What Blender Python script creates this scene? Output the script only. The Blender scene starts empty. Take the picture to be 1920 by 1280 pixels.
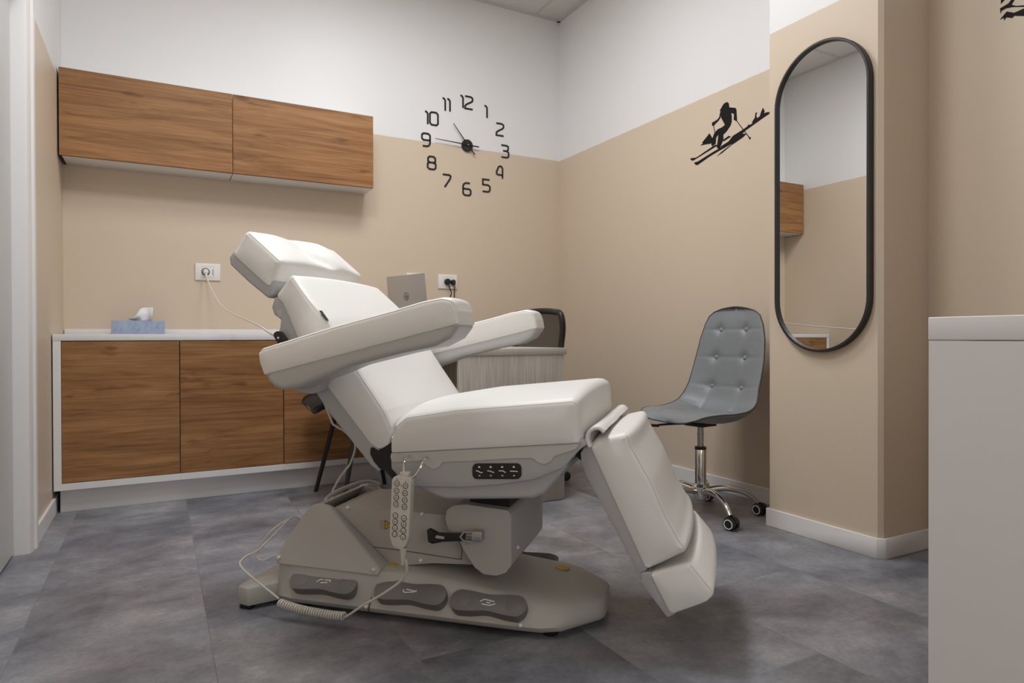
import bpy, bmesh, math, random
from mathutils import Vector, Matrix
from mathutils.geometry import delaunay_2d_cdt
random.seed(4)
scene = bpy.context.scene
col = scene.collection
PI = math.pi

# ------------------------------------------------------------ camera
cam_d = bpy.data.cameras.new('camera')
cam = bpy.data.objects.new('camera', cam_d); col.objects.link(cam)
CX, CY, CH = -2.5684, -4.0428, 0.8
YAW, PITCH, ROLL, FPX = 0.4932, -0.0065, -0.0028, 1234.96
_F = Vector((math.sin(YAW)*math.cos(PITCH), math.cos(YAW)*math.cos(PITCH), math.sin(PITCH)))
_R = Vector((math.cos(YAW), -math.sin(YAW), 0)); _U = _R.cross(_F)
_R2 = _R*math.cos(ROLL) + _U*math.sin(ROLL); _U2 = _R2.cross(_F)
cam.matrix_world = Matrix(((_R2.x, _U2.x, -_F.x, CX), (_R2.y, _U2.y, -_F.y, CY), (_R2.z, _U2.z, -_F.z, CH), (0, 0, 0, 1)))
cam_d.sensor_width = 36; cam_d.lens = 36*FPX/1920
cam_d.clip_start = 0.02
scene.camera = cam

# ------------------------------------------------------------ view and world
scene.view_settings.view_transform = 'Standard'
scene.view_settings.look = 'None'
scene.view_settings.gamma = 1
scene.view_settings.use_curve_mapping = False
scene.view_settings.exposure = 0.10
w = bpy.data.worlds.new('world'); scene.world = w; w.use_nodes = True
w.node_tree.nodes['Background'].inputs[0].default_value = (0.8, 0.85, 0.9, 1)
w.node_tree.nodes['Background'].inputs[1].default_value = 0.2

def area(name, loc, sx, sy, power, color=(.93, .97, 1.0), rot=(0, 0, 0), spread=180):
    l = bpy.data.lights.new(name, 'AREA'); l.shape = 'RECTANGLE'; l.size = sx; l.size_y = sy
    l.energy = power; l.color = color; l.spread = math.radians(spread)
    o = bpy.data.objects.new(name, l); col.objects.link(o); o.location = loc; o.rotation_euler = rot
    return o
ROOM_H = 3.0818
LIGHTS = [(-1.42, -1.42, 24.0), (-2.30, -2.15, 23.0), (-2.62, -3.35, 3.5)]  # last panel is an added fill for the camera side
for i, (lx, ly, p) in enumerate(LIGHTS):
    area('panel_light', (lx, ly, ROOM_H-0.03), .55, .55, p, spread=180)
area('front_fill', (-2.15, -5.52, 1.30), 1.3, 1.5, 9.0, rot=(PI/2, 0, 0))  # added fill light, low behind the camera

# ------------------------------------------------------------ materials
def mat(name, color, rough=.5, metal=0, spec=.5, bump=0, bscale=200, coat=0, var=0, vscale=3):
    m = bpy.data.materials.new(name); m.use_nodes = True
    nt = m.node_tree; b = nt.nodes['Principled BSDF']
    b.inputs['Base Color'].default_value = (*color, 1)
    b.inputs['Roughness'].default_value = rough
    b.inputs['Metallic'].default_value = metal
    b.inputs['Specular IOR Level'].default_value = spec
    b.inputs['Coat Weight'].default_value = coat
    tc = nt.nodes.new('ShaderNodeTexCoord')
    if bump:
        n = nt.nodes.new('ShaderNodeTexNoise'); n.inputs['Scale'].default_value = bscale; n.inputs['Detail'].default_value = 4
        bp = nt.nodes.new('ShaderNodeBump'); bp.inputs['Strength'].default_value = bump; bp.inputs['Distance'].default_value = .002
        nt.links.new(tc.outputs['Object'], n.inputs['Vector'])
        nt.links.new(n.outputs['Fac'], bp.inputs['Height']); nt.links.new(bp.outputs[0], b.inputs['Normal'])
    if var:
        n = nt.nodes.new('ShaderNodeTexNoise'); n.inputs['Scale'].default_value = vscale; n.inputs['Detail'].default_value = 5
        r = nt.nodes.new('ShaderNodeValToRGB')
        r.color_ramp.elements[0].position = .3; r.color_ramp.elements[1].position = .7
        r.color_ramp.elements[0].color = (*[c*(1-var) for c in color], 1)
        r.color_ramp.elements[1].color = (*[min(1, c*(1+var)) for c in color], 1)
        nt.links.new(tc.outputs['Object'], n.inputs['Vector'])
        nt.links.new(n.outputs['Fac'], r.inputs[0]); nt.links.new(r.outputs[0], b.inputs['Base Color'])
    return m

WHITE_WALL = (.80, .78, .77); BEIGE = (.65, .53, .41)
def wall_material():
    m = mat('painted_wall', WHITE_WALL, .42, spec=.35, bump=.12, bscale=420)
    nt = m.node_tree; b = nt.nodes['Principled BSDF']
    g = nt.nodes.new('ShaderNodeNewGeometry'); s = nt.nodes.new('ShaderNodeSeparateXYZ')
    n = nt.nodes.new('ShaderNodeTexNoise'); n.inputs['Scale'].default_value = 14
    ms = nt.nodes.new('ShaderNodeMath'); ms.operation = 'MULTIPLY_ADD'; ms.inputs[1].default_value = .006; ms.inputs[2].default_value = 2.0686
    gt = nt.nodes.new('ShaderNodeMath'); gt.operation = 'GREATER_THAN'
    mx = nt.nodes.new('ShaderNodeMix'); mx.data_type = 'RGBA'
    mx.inputs[6].default_value = (*BEIGE, 1); mx.inputs[7].default_value = (*WHITE_WALL, 1)
    nt.links.new(g.outputs['Position'], s.inputs[0]); nt.links.new(g.outputs['Position'], n.inputs['Vector'])
    nt.links.new(n.outputs['Fac'], ms.inputs[0])
    nt.links.new(s.outputs['Z'], gt.inputs[0]); nt.links.new(ms.outputs[0], gt.inputs[1])
    nt.links.new(gt.outputs[0], mx.inputs[0]); nt.links.new(mx.outputs[2], b.inputs['Base Color'])
    return m

def ramp_node(nt, stops):
    r = nt.nodes.new('ShaderNodeValToRGB'); cr = r.color_ramp
    while len(cr.elements) < len(stops): cr.elements.new(.5)
    for e, (p, c) in zip(cr.elements, stops):
        e.position = p; e.color = (*c, 1)
    return r

def wood_material(name='oak_board', stops=None, scl=(1.5, 17, 17), rough=.46, knots=True, seed=0.0, fine=(3.0, 160, 160)):
    m = bpy.data.materials.new(name); m.use_nodes = True; nt = m.node_tree; b = nt.nodes['Principled BSDF']
    b.inputs['Roughness'].default_value = rough; b.inputs['Specular IOR Level'].default_value = .25
    tc = nt.nodes.new('ShaderNodeTexCoord')
    def mapped(s, off=(0, 0, 0)):
        mp = nt.nodes.new('ShaderNodeMapping'); mp.inputs['Scale'].default_value = s; mp.inputs['Location'].default_value = off
        nt.links.new(tc.outputs['Object'], mp.inputs[0]); return mp
    a = nt.nodes.new('ShaderNodeTexNoise'); a.inputs['Scale'].default_value = 1; a.inputs['Detail'].default_value = 10; a.inputs['Roughness'].default_value = .68; a.inputs['Distortion'].default_value = .9
    nt.links.new(mapped(scl, (seed, seed*2, seed)).outputs[0], a.inputs['Vector'])
    f = nt.nodes.new('ShaderNodeTexNoise'); f.inputs['Scale'].default_value = 1; f.inputs['Detail'].default_value = 4
    nt.links.new(mapped(fine, (seed, 0, seed)).outputs[0], f.inputs['Vector'])
    r = ramp_node(nt, stops or [(.26, (.15, .064, .022)), (.42, (.27, .126, .048)), (.56, (.36, .177, .072)), (.74, (.46, .25, .115))])
    nt.links.new(a.outputs['Fac'], r.inputs[0])
    mf = nt.nodes.new('ShaderNodeMix'); mf.data_type = 'RGBA'; mf.blend_type = 'MULTIPLY'; mf.inputs[0].default_value = .75
    rf = ramp_node(nt, [(.3, (.62, .58, .55)), (.6, (1, 1, 1))])
    nt.links.new(f.outputs['Fac'], rf.inputs[0]); nt.links.new(r.outputs[0], mf.inputs[6]); nt.links.new(rf.outputs[0], mf.inputs[7])
    out = mf
    if knots:
        c = nt.nodes.new('ShaderNodeTexNoise'); c.inputs['Scale'].default_value = 1; c.inputs['Detail'].default_value = 3
        nt.links.new(mapped((scl[0]*2.2, scl[1]*.75, scl[2]*.75), (seed*3+4.2, 1, seed+2.7)).outputs[0], c.inputs['Vector'])
        rk = ramp_node(nt, [(.65, (1, 1, 1)), (.76, (.40, .32, .26))])
        nt.links.new(c.outputs['Fac'], rk.inputs[0])
        mk = nt.nodes.new('ShaderNodeMix'); mk.data_type = 'RGBA'; mk.blend_type = 'MULTIPLY'; mk.inputs[0].default_value = 1
        nt.links.new(mf.outputs[2], mk.inputs[6]); nt.links.new(rk.outputs[0], mk.inputs[7]); out = mk
    nt.links.new(out.outputs[2], b.inputs['Base Color'])
    return m

def floor_material():
    m = bpy.data.materials.new('stone_look_vinyl'); m.use_nodes = True; nt = m.node_tree; b = nt.nodes['Principled BSDF']
    b.inputs['Specular IOR Level'].default_value = .4
    tc = nt.nodes.new('ShaderNodeTexCoord')
    rot = nt.nodes.new('ShaderNodeMapping'); rot.inputs['Rotation'].default_value = (0, 0, PI/2); rot.inputs['Location'].default_value = (.2, -.25, 0); rot.inputs['Scale'].default_value = (1.0, 1.0, 1)
    nt.links.new(tc.outputs['Object'], rot.inputs[0])
    br = nt.nodes.new('ShaderNodeTexBrick'); br.inputs['Scale'].default_value = 1
    br.inputs['Brick Width'].default_value = .9; br.inputs['Row Height'].default_value = .45; br.inputs['Mortar Size'].default_value = .0012
    br.inputs['Mortar Smooth'].default_value = .3; br.inputs['Bias'].default_value = 0
    br.inputs['Color1'].default_value = (0, 0, 0, 1); br.inputs['Color2'].default_value = (1, 1, 1, 1); br.inputs['Mortar'].default_value = (.5, .5, .5, 1)
    nt.links.new(rot.outputs[0], br.inputs['Vector'])
    vm = nt.nodes.new('ShaderNodeVectorMath'); vm.operation = 'MULTIPLY_ADD'; vm.inputs[1].default_value = (7, 3, 5)
    nt.links.new(br.outputs['Color'], vm.inputs[0]); nt.links.new(rot.outputs[0], vm.inputs[2])
    def noise(sc, det, rough, src, dist=0):
        n = nt.nodes.new('ShaderNodeTexNoise'); n.inputs['Scale'].default_value = sc; n.inputs['Detail'].default_value = det
        n.inputs['Roughness'].default_value = rough; n.inputs['Distortion'].default_value = dist
        nt.links.new(src, n.inputs['Vector']); return n
    st = nt.nodes.new('ShaderNodeMapping'); st.inputs['Scale'].default_value = (1.35, 1.0, 1)
    nt.links.new(vm.outputs[0], st.inputs[0])
    n1 = noise(2.3, 12, .70, st.outputs[0], .15)
    n2 = noise(1.3, 4, .5, rot.outputs[0])
    n3 = noise(60, 5, .7, st.outputs[0])
    r1 = ramp_node(nt, [(.30, (.095, .094, .106)), (.43, (.17, .169, .182)), (.55, (.26, .258, .270)), (.70, (.40, .393, .400))])
    nt.links.new(n1.outputs['Fac'], r1.inputs[0])
    r2 = ramp_node(nt, [(.35, (.90, .94, 1.03)), (.65, (1.10, 1.03, 1.0))])
    nt.links.new(n2.outputs['Fac'], r2.inputs[0])
    m1 = nt.nodes.new('ShaderNodeMix'); m1.data_type = 'RGBA'; m1.blend_type = 'MULTIPLY'; m1.inputs[0].default_value = 1
    nt.links.new(r1.outputs[0], m1.inputs[6]); nt.links.new(r2.outputs[0], m1.inputs[7])
    r3 = ramp_node(nt, [(.3, (.78, .78, .78)), (.7, (1.1, 1.1, 1.1))])
    nt.links.new(n3.outputs['Fac'], r3.inputs[0])
    m2 = nt.nodes.new('ShaderNodeMix'); m2.data_type = 'RGBA'; m2.blend_type = 'MULTIPLY'; m2.inputs[0].default_value = .8
    nt.links.new(m1.outputs[2], m2.inputs[6]); nt.links.new(r3.outputs[0], m2.inputs[7])
    m3 = nt.nodes.new('ShaderNodeMix'); m3.data_type = 'RGBA'; m3.blend_type = 'MULTIPLY'
    m3.inputs[7].default_value = (.84, .84, .84, 1)
    nt.links.new(br.outputs['Fac'], m3.inputs[0]); nt.links.new(m2.outputs[2], m3.inputs[6])
    nt.links.new(m3.outputs[2], b.inputs['Base Color'])
    rr = nt.nodes.new('ShaderNodeMapRange'); rr.inputs[3].default_value = .34; rr.inputs[4].default_value = .52
    nt.links.new(n1.outputs['Fac'], rr.inputs[0]); nt.links.new(rr.outputs[0], b.inputs['Roughness'])
    bp = nt.nodes.new('ShaderNodeBump'); bp.inputs['Strength'].default_value = .12; bp.inputs['Distance'].default_value = .002
    nt.links.new(n3.outputs['Fac'], bp.inputs['Height']); nt.links.new(bp.outputs[0], b.inputs['Normal'])
    return m

def leather(name, color, rough=.42, wr=.10):
    m = mat(name, color, rough, spec=.45)
    nt = m.node_tree; b = nt.nodes['Principled BSDF']
    tc = nt.nodes.new('ShaderNodeTexCoord')
    n = nt.nodes.new('ShaderNodeTexNoise'); n.inputs['Scale'].default_value = 900; n.inputs['Detail'].default_value = 2
    n2 = nt.nodes.new('ShaderNodeTexNoise'); n2.inputs['Scale'].default_value = 11; n2.inputs['Detail'].default_value = 3; n2.inputs['Distortion'].default_value = 1.2
    nt.links.new(tc.outputs['Object'], n.inputs['Vector']); nt.links.new(tc.outputs['Object'], n2.inputs['Vector'])
    b1 = nt.nodes.new('ShaderNodeBump'); b1.inputs['Strength'].default_value = .10; b1.inputs['Distance'].default_value = .0006
    b2 = nt.nodes.new('ShaderNodeBump'); b2.inputs['Strength'].default_value = wr; b2.inputs['Distance'].default_value = .012
    nt.links.new(n.outputs['Fac'], b1.inputs['Height']); nt.links.new(n2.outputs['Fac'], b2.inputs['Height'])
    nt.links.new(b2.outputs[0], b1.inputs['Normal']); nt.links.new(b1.outputs[0], b.inputs['Normal'])
    return m

M = dict(
    wall=wall_material(), floor=floor_material(),
    ceil=mat('ceiling_tile', (.72, .69, .65), .9, bump=.4, bscale=300),
    grid=mat('ceiling_grid', (.62, .59, .56), .5),
    trim=mat('white_trim', (.76, .73, .71), .38),
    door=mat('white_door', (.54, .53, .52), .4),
    lam=mat('white_laminate', (.78, .76, .75), .22, spec=.5),
    desk_white=mat('white_desk_laminate', (.68, .65, .635), .42, bump=.05, bscale=500),
    oak=wood_material(), oak2=wood_material('oak_board_dark', seed=3.1),
    ashtop=mat('pale_ash_edge', (.50, .455, .41), .45, var=.06, vscale=8),
    ash=wood_material('pale_ash', [(.3, (.42, .375, .33)), (.5, (.50, .455, .405)), (.7, (.57, .525, .475))], scl=(11, 11, .9), knots=False, rough=.5, fine=(170, 170, 3)),
    gap_shade=mat('gap_shade', (.02, .016, .013), .8),  # near-black that stands in for shade in gaps
    cushion=leather('white_leatherette', (.77, .75, .72)),
    seam=mat('seam_thread', (.66, .63, .58), .6),
    shell=mat('pale_grey_plastic', (.42, .415, .41), .38, bump=.05, bscale=900),
    shell2=mat('light_grey_plastic', (.455, .445, .425), .42, bump=.05, bscale=900),
    trimgrey=mat('warm_light_grey_plastic', (.53, .51, .475), .42, bump=.05, bscale=900),
    basep=mat('grey_base_plastic', (.47, .445, .41), .42, bump=.22, bscale=1400),
    basep2=mat('grey_lift_plastic', (.47, .44, .405), .42, bump=.22, bscale=1400),
    pedal=mat('dark_grey_pedal', (.17, .16, .148), .42, bump=.1, bscale=900),
    blk=mat('black_plastic', (.014, .013, .013), .38),
    blkm=mat('black_matte', (.010, .009, .009), .6),
    wht=mat('white_plastic', (.80, .77, .74), .3),
    remote=mat('off_white_plastic', (.60, .56, .50), .38),
    ink=mat('dark_print', (.05, .045, .04), .6),
    symbol_white=mat('white_print', (.8, .8, .8), .5),  # white print on the control panel and pedals
    yellow=mat('yellow_sticker', (.62, .40, .03), .5),
    red=mat('red_print', (.5, .08, .05), .5),
    chrome=mat('chrome', (.75, .73, .71), .08, 1),
    steel=mat('brushed_steel', (.55, .54, .53), .25, 1),
    mirror=mat('mirror_glass', (.86, .87, .86), .01, 1),
    frame=mat('black_frame', (.018, .016, .015), .42),
    grey=leather('grey_leatherette', (.215, .225, .235), .42, .12),
    greyp=mat('grey_piping', (.05, .052, .056), .5),
    greyshell=mat('grey_shell', (.19, .195, .20), .45),
    silver=mat('silver_laptop', (.50, .48, .47), .35, .6),
    tissuebox=mat('blue_card', (.32, .385, .52), .6, var=.12, vscale=25),
    leafc=mat('blue_leaf_print', (.22, .27, .41), .6),
    paper=mat('tissue_paper', (.80, .78, .77), .9),
    cord=mat('white_cord', (.70, .65, .60), .4),
    decal=mat('black_vinyl', (.010, .009, .009), .6, spec=.15),
    clock=mat('black_clock', (.014, .013, .013), .35),
)
def mesh_fabric():
    m = mat('black_mesh_fabric', (.03, .024, .02), .7)
    nt = m.node_tree; b = nt.nodes['Principled BSDF']; b.inputs['Alpha'].default_value = .82
    return m
M['mesh'] = mesh_fabric()
def panel_emission():
    m = bpy.data.materials.new('lit_diffuser'); m.use_nodes = True; nt = m.node_tree; b = nt.nodes['Principled BSDF']
    b.inputs['Emission Color'].default_value = (1, .96, .92, 1); b.inputs['Emission Strength'].default_value = 2
    return m
M['lit'] = panel_emission()
M['fill_glow'] = M['lit'].copy(); M['fill_glow'].node_tree.nodes['Principled BSDF'].inputs['Emission Strength'].default_value = .5  # weak glow for the added pane behind the camera

# ------------------------------------------------------------ mesh helpers
def finish(bm, name, m, parent=None, smooth=35, mats=None):
    bmesh.ops.remove_doubles(bm, verts=bm.verts, dist=1e-6)
    bmesh.ops.recalc_face_normals(bm, faces=bm.faces)
    me = bpy.data.meshes.new(name)
    if smooth:
        th = math.radians(smooth)
        for f in bm.faces: f.smooth = True
        for e in bm.edges:
            if len(e.link_faces) == 2:
                e.smooth = e.calc_face_angle(0) < th
    bm.to_mesh(me); bm.free()
    me.materials.append(m if not isinstance(m, str) else M[m])
    o = bpy.data.objects.new(name, me); col.objects.link(o)
    if parent: o.parent = parent
    return o

def thing(name, label, cat, loc=(0, 0, 0), rotz=0, group=None):
    o = bpy.data.objects.new(name, None); col.objects.link(o)
    o.location = loc; o.rotation_euler = (0, 0, rotz); o['label'] = label; o['category'] = cat
    o.empty_display_size = .1
    if group: o['group'] = group
    return o
def tag(o, label, cat, group=None):
    o['label'] = label; o['category'] = cat
    if group: o['group'] = group
    return o
def struct(name, bm, m, smooth=35):
    o = finish(bm, name, m, None, smooth); o['kind'] = 'structure'; return o

def bx(bm, x0, x1, y0, y1, z0, z1, bev=0, seg=2, T=None):
    r = bmesh.ops.create_cube(bm, size=1)
    vs = r['verts']
    for v in vs:
        v.co = Vector(((x0+x1)/2 + v.co.x*(x1-x0), (y0+y1)/2 + v.co.y*(y1-y0), (z0+z1)/2 + v.co.z*(z1-z0)))
    if T is not None:
        for v in vs: v.co = T @ v.co
    if bev:
        es = list({e for v in vs for e in v.link_edges})
        bmesh.ops.bevel(bm, geom=es, offset=bev, segments=seg, profile=.5, affect='EDGES')

def box_obj(name, x0, x1, y0, y1, z0, z1, m, parent=None, bev=.0015, seg=2):
    bm = bmesh.new(); bx(bm, x0, x1, y0, y1, z0, z1, bev, seg); return finish(bm, name, m, parent)

def prism(bm, poly, d0, d1, axis='y', bev=0, seg=2, T=None):
    """poly in the plane across the axis: axis y -> (x,z); axis x -> (y,z); axis z -> (x,y)"""
    def mk(p, d):
        if axis == 'y': v = Vector((p[0], d, p[1]))
        elif axis == 'x': v = Vector((d, p[0], p[1]))
        else: v = Vector((p[0], p[1], d))
        return T @ v if T is not None else v
    a = [bm.verts.new(mk(p, d0)) for p in poly]; b = [bm.verts.new(mk(p, d1)) for p in poly]
    n = len(poly); fs = [bm.faces.new(a), bm.faces.new(list(reversed(b)))]
    for i in range(n): fs.append(bm.faces.new((a[i], b[i], b[(i+1) % n], a[(i+1) % n])))
    bmesh.ops.recalc_face_normals(bm, faces=fs)
    if bev:
        es = list({e for v in a+b for e in v.link_edges})
        bmesh.ops.bevel(bm, geom=es, offset=bev, segments=seg, profile=.5, affect='EDGES', clamp_overlap=True)

def fillet(poly, rad, seg=5):
    """round the corners of a closed polygon; rad a number or a list"""
    out = []; n = len(poly)
    for i in range(n):
        p = Vector(poly[i][:2]); a = Vector(poly[i-1][:2]); b = Vector(poly[(i+1) % n][:2])
        r = rad[i] if isinstance(rad, (list, tuple)) else rad
        u = (a-p); v = (b-p); lu, lv = u.length, v.length
        if lu < 1e-7 or lv < 1e-7: continue
        u /= lu; v /= lv
        ang = math.acos(max(-1, min(1, u.dot(v))))
        if r <= 0 or ang > PI-.02: out.append((p.x, p.y)); continue
        t = min(r/math.tan(ang/2), lu*.48, lv*.48); rr = t*math.tan(ang/2)
        c = p + (u+v).normalized()*(rr/math.sin(ang/2))
        s = p+u*t; e = p+v*t
        a0 = math.atan2(s.y-c.y, s.x-c.x); a1 = math.atan2(e.y-c.y, e.x-c.x)
        d = (a1-a0+PI) % (2*PI)-PI
        for k in range(seg+1):
            th = a0+d*k/seg; out.append((c.x+rr*math.cos(th), c.y+rr*math.sin(th)))
    return out

def tube(bm, pts, r, sides=10, closed=False, taper=None, cap=True):
    pts = [Vector(p) for p in pts]; n = len(pts); rings = []
    up = Vector((0, 0, 1)); prev = None
    for i, p in enumerate(pts):
        if closed: t = pts[(i+1) % n]-pts[i-1]
        else: t = pts[min(i+1, n-1)]-pts[max(i-1, 0)]
        if t.length < 1e-9: t = Vector((0, 0, 1))
        t.normalize()
        if prev is None:
            x = t.cross(up)
            if x.length < .1: x = t.cross(Vector((1, 0, 0)))
        else: x = prev - t*prev.dot(t)
        x.normalize(); prev = x; y = t.cross(x)
        rr = r if taper is None else taper[i]
        rings.append([bm.verts.new(p+(x*math.cos(2*PI*k/sides)+y*math.sin(2*PI*k/sides))*rr) for k in range(sides)])
    m = n if closed else n-1
    for i in range(m):
        A = rings[i]; B = rings[(i+1) % n]
        for k in range(sides): bm.faces.new((A[k], A[(k+1) % sides], B[(k+1) % sides], B[k]))
    if cap and not closed: bm.faces.new(rings[0]); bm.faces.new(list(reversed(rings[-1])))

def smooth_path(pts, sub=6):
    pts = [Vector(p) for p in pts]; out = []
    for i in range(len(pts)-1):
        p0 = pts[max(i-1, 0)]; p1 = pts[i]; p2 = pts[i+1]; p3 = pts[min(i+2, len(pts)-1)]
        for k in range(sub):
            t = k/sub
            out.append(.5*((2*p1)+(p2-p0)*t+(2*p0-5*p1+4*p2-p3)*t*t+(3*p1-p0-3*p2+p3)*t**3))
    out.append(pts[-1]); return out

def lathe(bm, prof, c=(0, 0, 0), seg=32, T=None, ring_closed=False):
    """prof: (r,z) list around the z axis"""
    rings = []
    for r, z in prof:
        ring = []
        for k in range(seg):
            v = Vector((c[0]+r*math.cos(2*PI*k/seg), c[1]+r*math.sin(2*PI*k/seg), c[2]+z))
            ring.append(bm.verts.new(T @ v if T is not None else v))
        rings.append(ring)
    for A, B in zip(rings, rings[1:]+([rings[0]] if ring_closed else [])):
        for k in range(seg): bm.faces.new((A[k], A[(k+1) % seg], B[(k+1) % seg], B[k]))
    if ring_closed: return
    bm.faces.new(list(reversed(rings[0]))); bm.faces.new(rings[-1])

def strokes(bm, lines, w, to3, d0, d1, closed_flags=None):
    """flat ribbons of width w along 2D polylines, lifted to 3D by to3(u, v, d)"""
    for li, ln in enumerate(lines):
        n = len(ln); closed = n > 2 and (Vector(ln[0])-Vector(ln[-1])).length < 1e-6
        pts = [Vector(p) for p in (ln[:-1] if closed else ln)]; n = len(pts); L = []; R = []
        for i, p in enumerate(pts):
            if closed: a, b = pts[i-1], pts[(i+1) % n]
            else: a, b = pts[max(i-1, 0)], pts[min(i+1, n-1)]
            t1 = (p-a).normalized() if (p-a).length > 1e-9 else None
            t2 = (b-p).normalized() if (b-p).length > 1e-9 else None
            if t1 is None: t1 = t2
            if t2 is None: t2 = t1
            t = (t1+t2).normalized(); nn = Vector((-t.y, t.x))
            k = 1/max(.5, nn.dot(Vector((-t1.y, t1.x))))
            L.append(p+nn*w*.5*k); R.append(p-nn*w*.5*k)
        V = [[bm.verts.new(to3(q.x, q.y, d)) for q in S] for S in (L, R) for d in (d0, d1)]
        l0, l1, r0, r1 = V
        m = n if closed else n-1
        for i in range(m):
            j = (i+1) % n
            bm.faces.new((l1[i], l1[j], r1[j], r1[i])); bm.faces.new((l0[j], l0[i], r0[i], r0[j]))
            bm.faces.new((l0[i], l0[j], l1[j], l1[i])); bm.faces.new((r1[i], r1[j], r0[j], r0[i]))
        if not closed:
            bm.faces.new((l0[0], l1[0], r1[0], r0[0])); bm.faces.new((l1[-1], l0[-1], r0[-1], r1[-1]))

def densify(poly, step=.014):
    out = []; n = len(poly)
    for i in range(n):
        a = Vector(poly[i]); b = Vector(poly[(i+1) % n]); L = (b-a).length
        k = max(1, int(math.ceil(L/step)))
        for j in range(k): out.append(tuple(a+(b-a)*j/k))
    return out

def pad(name, prof, w, m, parent, r=.018, corner=.014, crown=0, top=None, bulge=.006, wf=None, y0=0, shape=None, seam=None, seamm='seam', crown_pow=2.2, step=.014, stations=14, lower=.3):
    """upholstered block: side profile (a,h) swept across y in [-w,w], rounded edges, crowned top face.
    top: test (a,h)->0..1 telling how much of the crown a profile point gets"""
    P = densify(fillet(prof, corner), step)
    P = [p for k, p in enumerate(P) if (Vector(p)-Vector(P[k-1])).length > 1e-4]
    n = len(P); A = sum(P[i][0]*P[(i+1) % n][1]-P[(i+1) % n][0]*P[i][1] for i in range(n))
    if A < 0: P = P[::-1]
    V = [Vector(p) for p in P]; N = []
    for i in range(n):
        t = (V[(i+1) % n]-V[i-1]).normalized(); N.append(Vector((t.y, -t.x)))
    W = [top(p.x, p.y, q) if top else 0 for p, q in zip(V, N)]
    for _ in range(2): W = [(W[i-1]+W[i]*2+W[(i+1) % n])/4 for i in range(n)]
    cen = sum(V, Vector((0, 0)))/n
    st = []
    for k in range(6):
        th = PI/2*k/5; st.append((-w+r-r*math.cos(th-0) if False else -(w-r+r*math.cos(th)), r*(1-math.sin(th))))
    mid = [(-(w-r)+2*(w-r)*k/stations, 0) for k in range(1, stations)]
    st = st+mid+[(-b, i) for b, i in reversed(st)]
    RS = [(1 if (W[i] > .15 or N[i].y > .3 or N[i].x > .8) else lower) for i in range(n)]
    for _ in range(3): RS = [(RS[i-1]+RS[i]*2+RS[(i+1) % n])/4 for i in range(n)]
    bm = bmesh.new(); rings = []
    def put(p, b):
        f = wf(p.x, p.y) if wf else 1
        return bm.verts.new((p.x, y0+b*f, p.y))
    for b, ins in st:
        ring = []
        s = b/w; c = crown*(1-abs(s)**crown_pow)
        for i in range(n):
            q = V[i]-N[i]*ins*RS[i]+N[i]*c*W[i]
            if shape and W[i] > .01: q = q+N[i]*shape(V[i].x, V[i].y, s)*W[i]
            ring.append(put(q, b))
        rings.append(ring)
    for A_, B_ in zip(rings, rings[1:]):
        for i in range(n): bm.faces.new((A_[i], A_[(i+1) % n], B_[(i+1) % n], B_[i]))
    for sgn, ring0 in ((-1, rings[0]), (1, rings[-1])):
        if not bulge:
            bm.faces.new(ring0); continue
        poly = [Vector((v.co.x, v.co.z)) for v in ring0]
        xs = [p.x for p in poly]; ys = [p.y for p in poly]; g_ = .018
        def dist(q):
            d = 9
            for i in range(n):
                a_ = poly[i]; e_ = poly[(i+1) % n]-a_; t_ = max(0, min(1, (q-a_).dot(e_)/max(1e-12, e_.length_squared)))
                d = min(d, (a_+e_*t_-q).length)
            return d
        def inside(q):
            c_ = False
            for i in range(n):
                a_, b_ = poly[i], poly[(i+1) % n]
                if (a_.y > q.y) != (b_.y > q.y) and q.x < (b_.x-a_.x)*(q.y-a_.y)/(b_.y-a_.y)+a_.x: c_ = not c_
            return c_
        ins_pts = []
        yq = min(ys)+g_*.5; row = 0
        while yq < max(ys):
            xq = min(xs)+g_*(.25+.5*(row % 2))
            while xq < max(xs):
                q = Vector((xq, yq))
                if inside(q):
                    dd = dist(q)
                    if dd > g_*.45: ins_pts.append((q, dd))
                xq += g_
            yq += g_*.866; row += 1
        co = poly+[q for q, _ in ins_pts]
        res = delaunay_2d_cdt(co, [(i, (i+1) % n) for i in range(n)], [], 1, 1e-7)
        vv = []
        for k, src in enumerate(res[3]):
            j = src[0] if src else -1
            if 0 <= j < n: vv.append(ring0[j])
            else:
                q = Vector(res[0][k]); dd = ins_pts[j-n][1] if j >= n else 0
                vv.append(put(q, sgn*(w+bulge*(1-math.exp(-dd/.025)))))
        for f_ in res[2]:
            try: bm.faces.new([vv[k] for k in f_])
            except ValueError: pass
    o = finish(bm, name, m, parent, 60)
    if seam:
        bs = bmesh.new()
        idx = [i for i in range(n) if seam(V[i].x, V[i].y, N[i])]
        # split into runs
        runs = []; cur = []
        start = 0
        for i in range(n):
            if i not in idx: start = i; break
        sidx = set(idx)
        for k in range(n+1):
            i = (start+k) % n
            if i in sidx: cur.append(i)
            elif cur: runs.append(cur); cur = []
        if cur: runs.append(cur)
        if len(idx) == n: runs = [idx+[idx[0]]]
        bs.free(); run = max(runs, key=len)
        for sgn in (-1, 1):
            bs = bmesh.new(); pts = []
            for i in run:
                q = V[i]-N[i]*r*.28
                f = wf(q.x, q.y) if wf else 1
                pts.append((q.x, y0+sgn*(w-r*.28)*f, q.y))
            tube(bs, pts, .0013, 6); finish(bs, 'seam', seamm, o)
    return o

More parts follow.
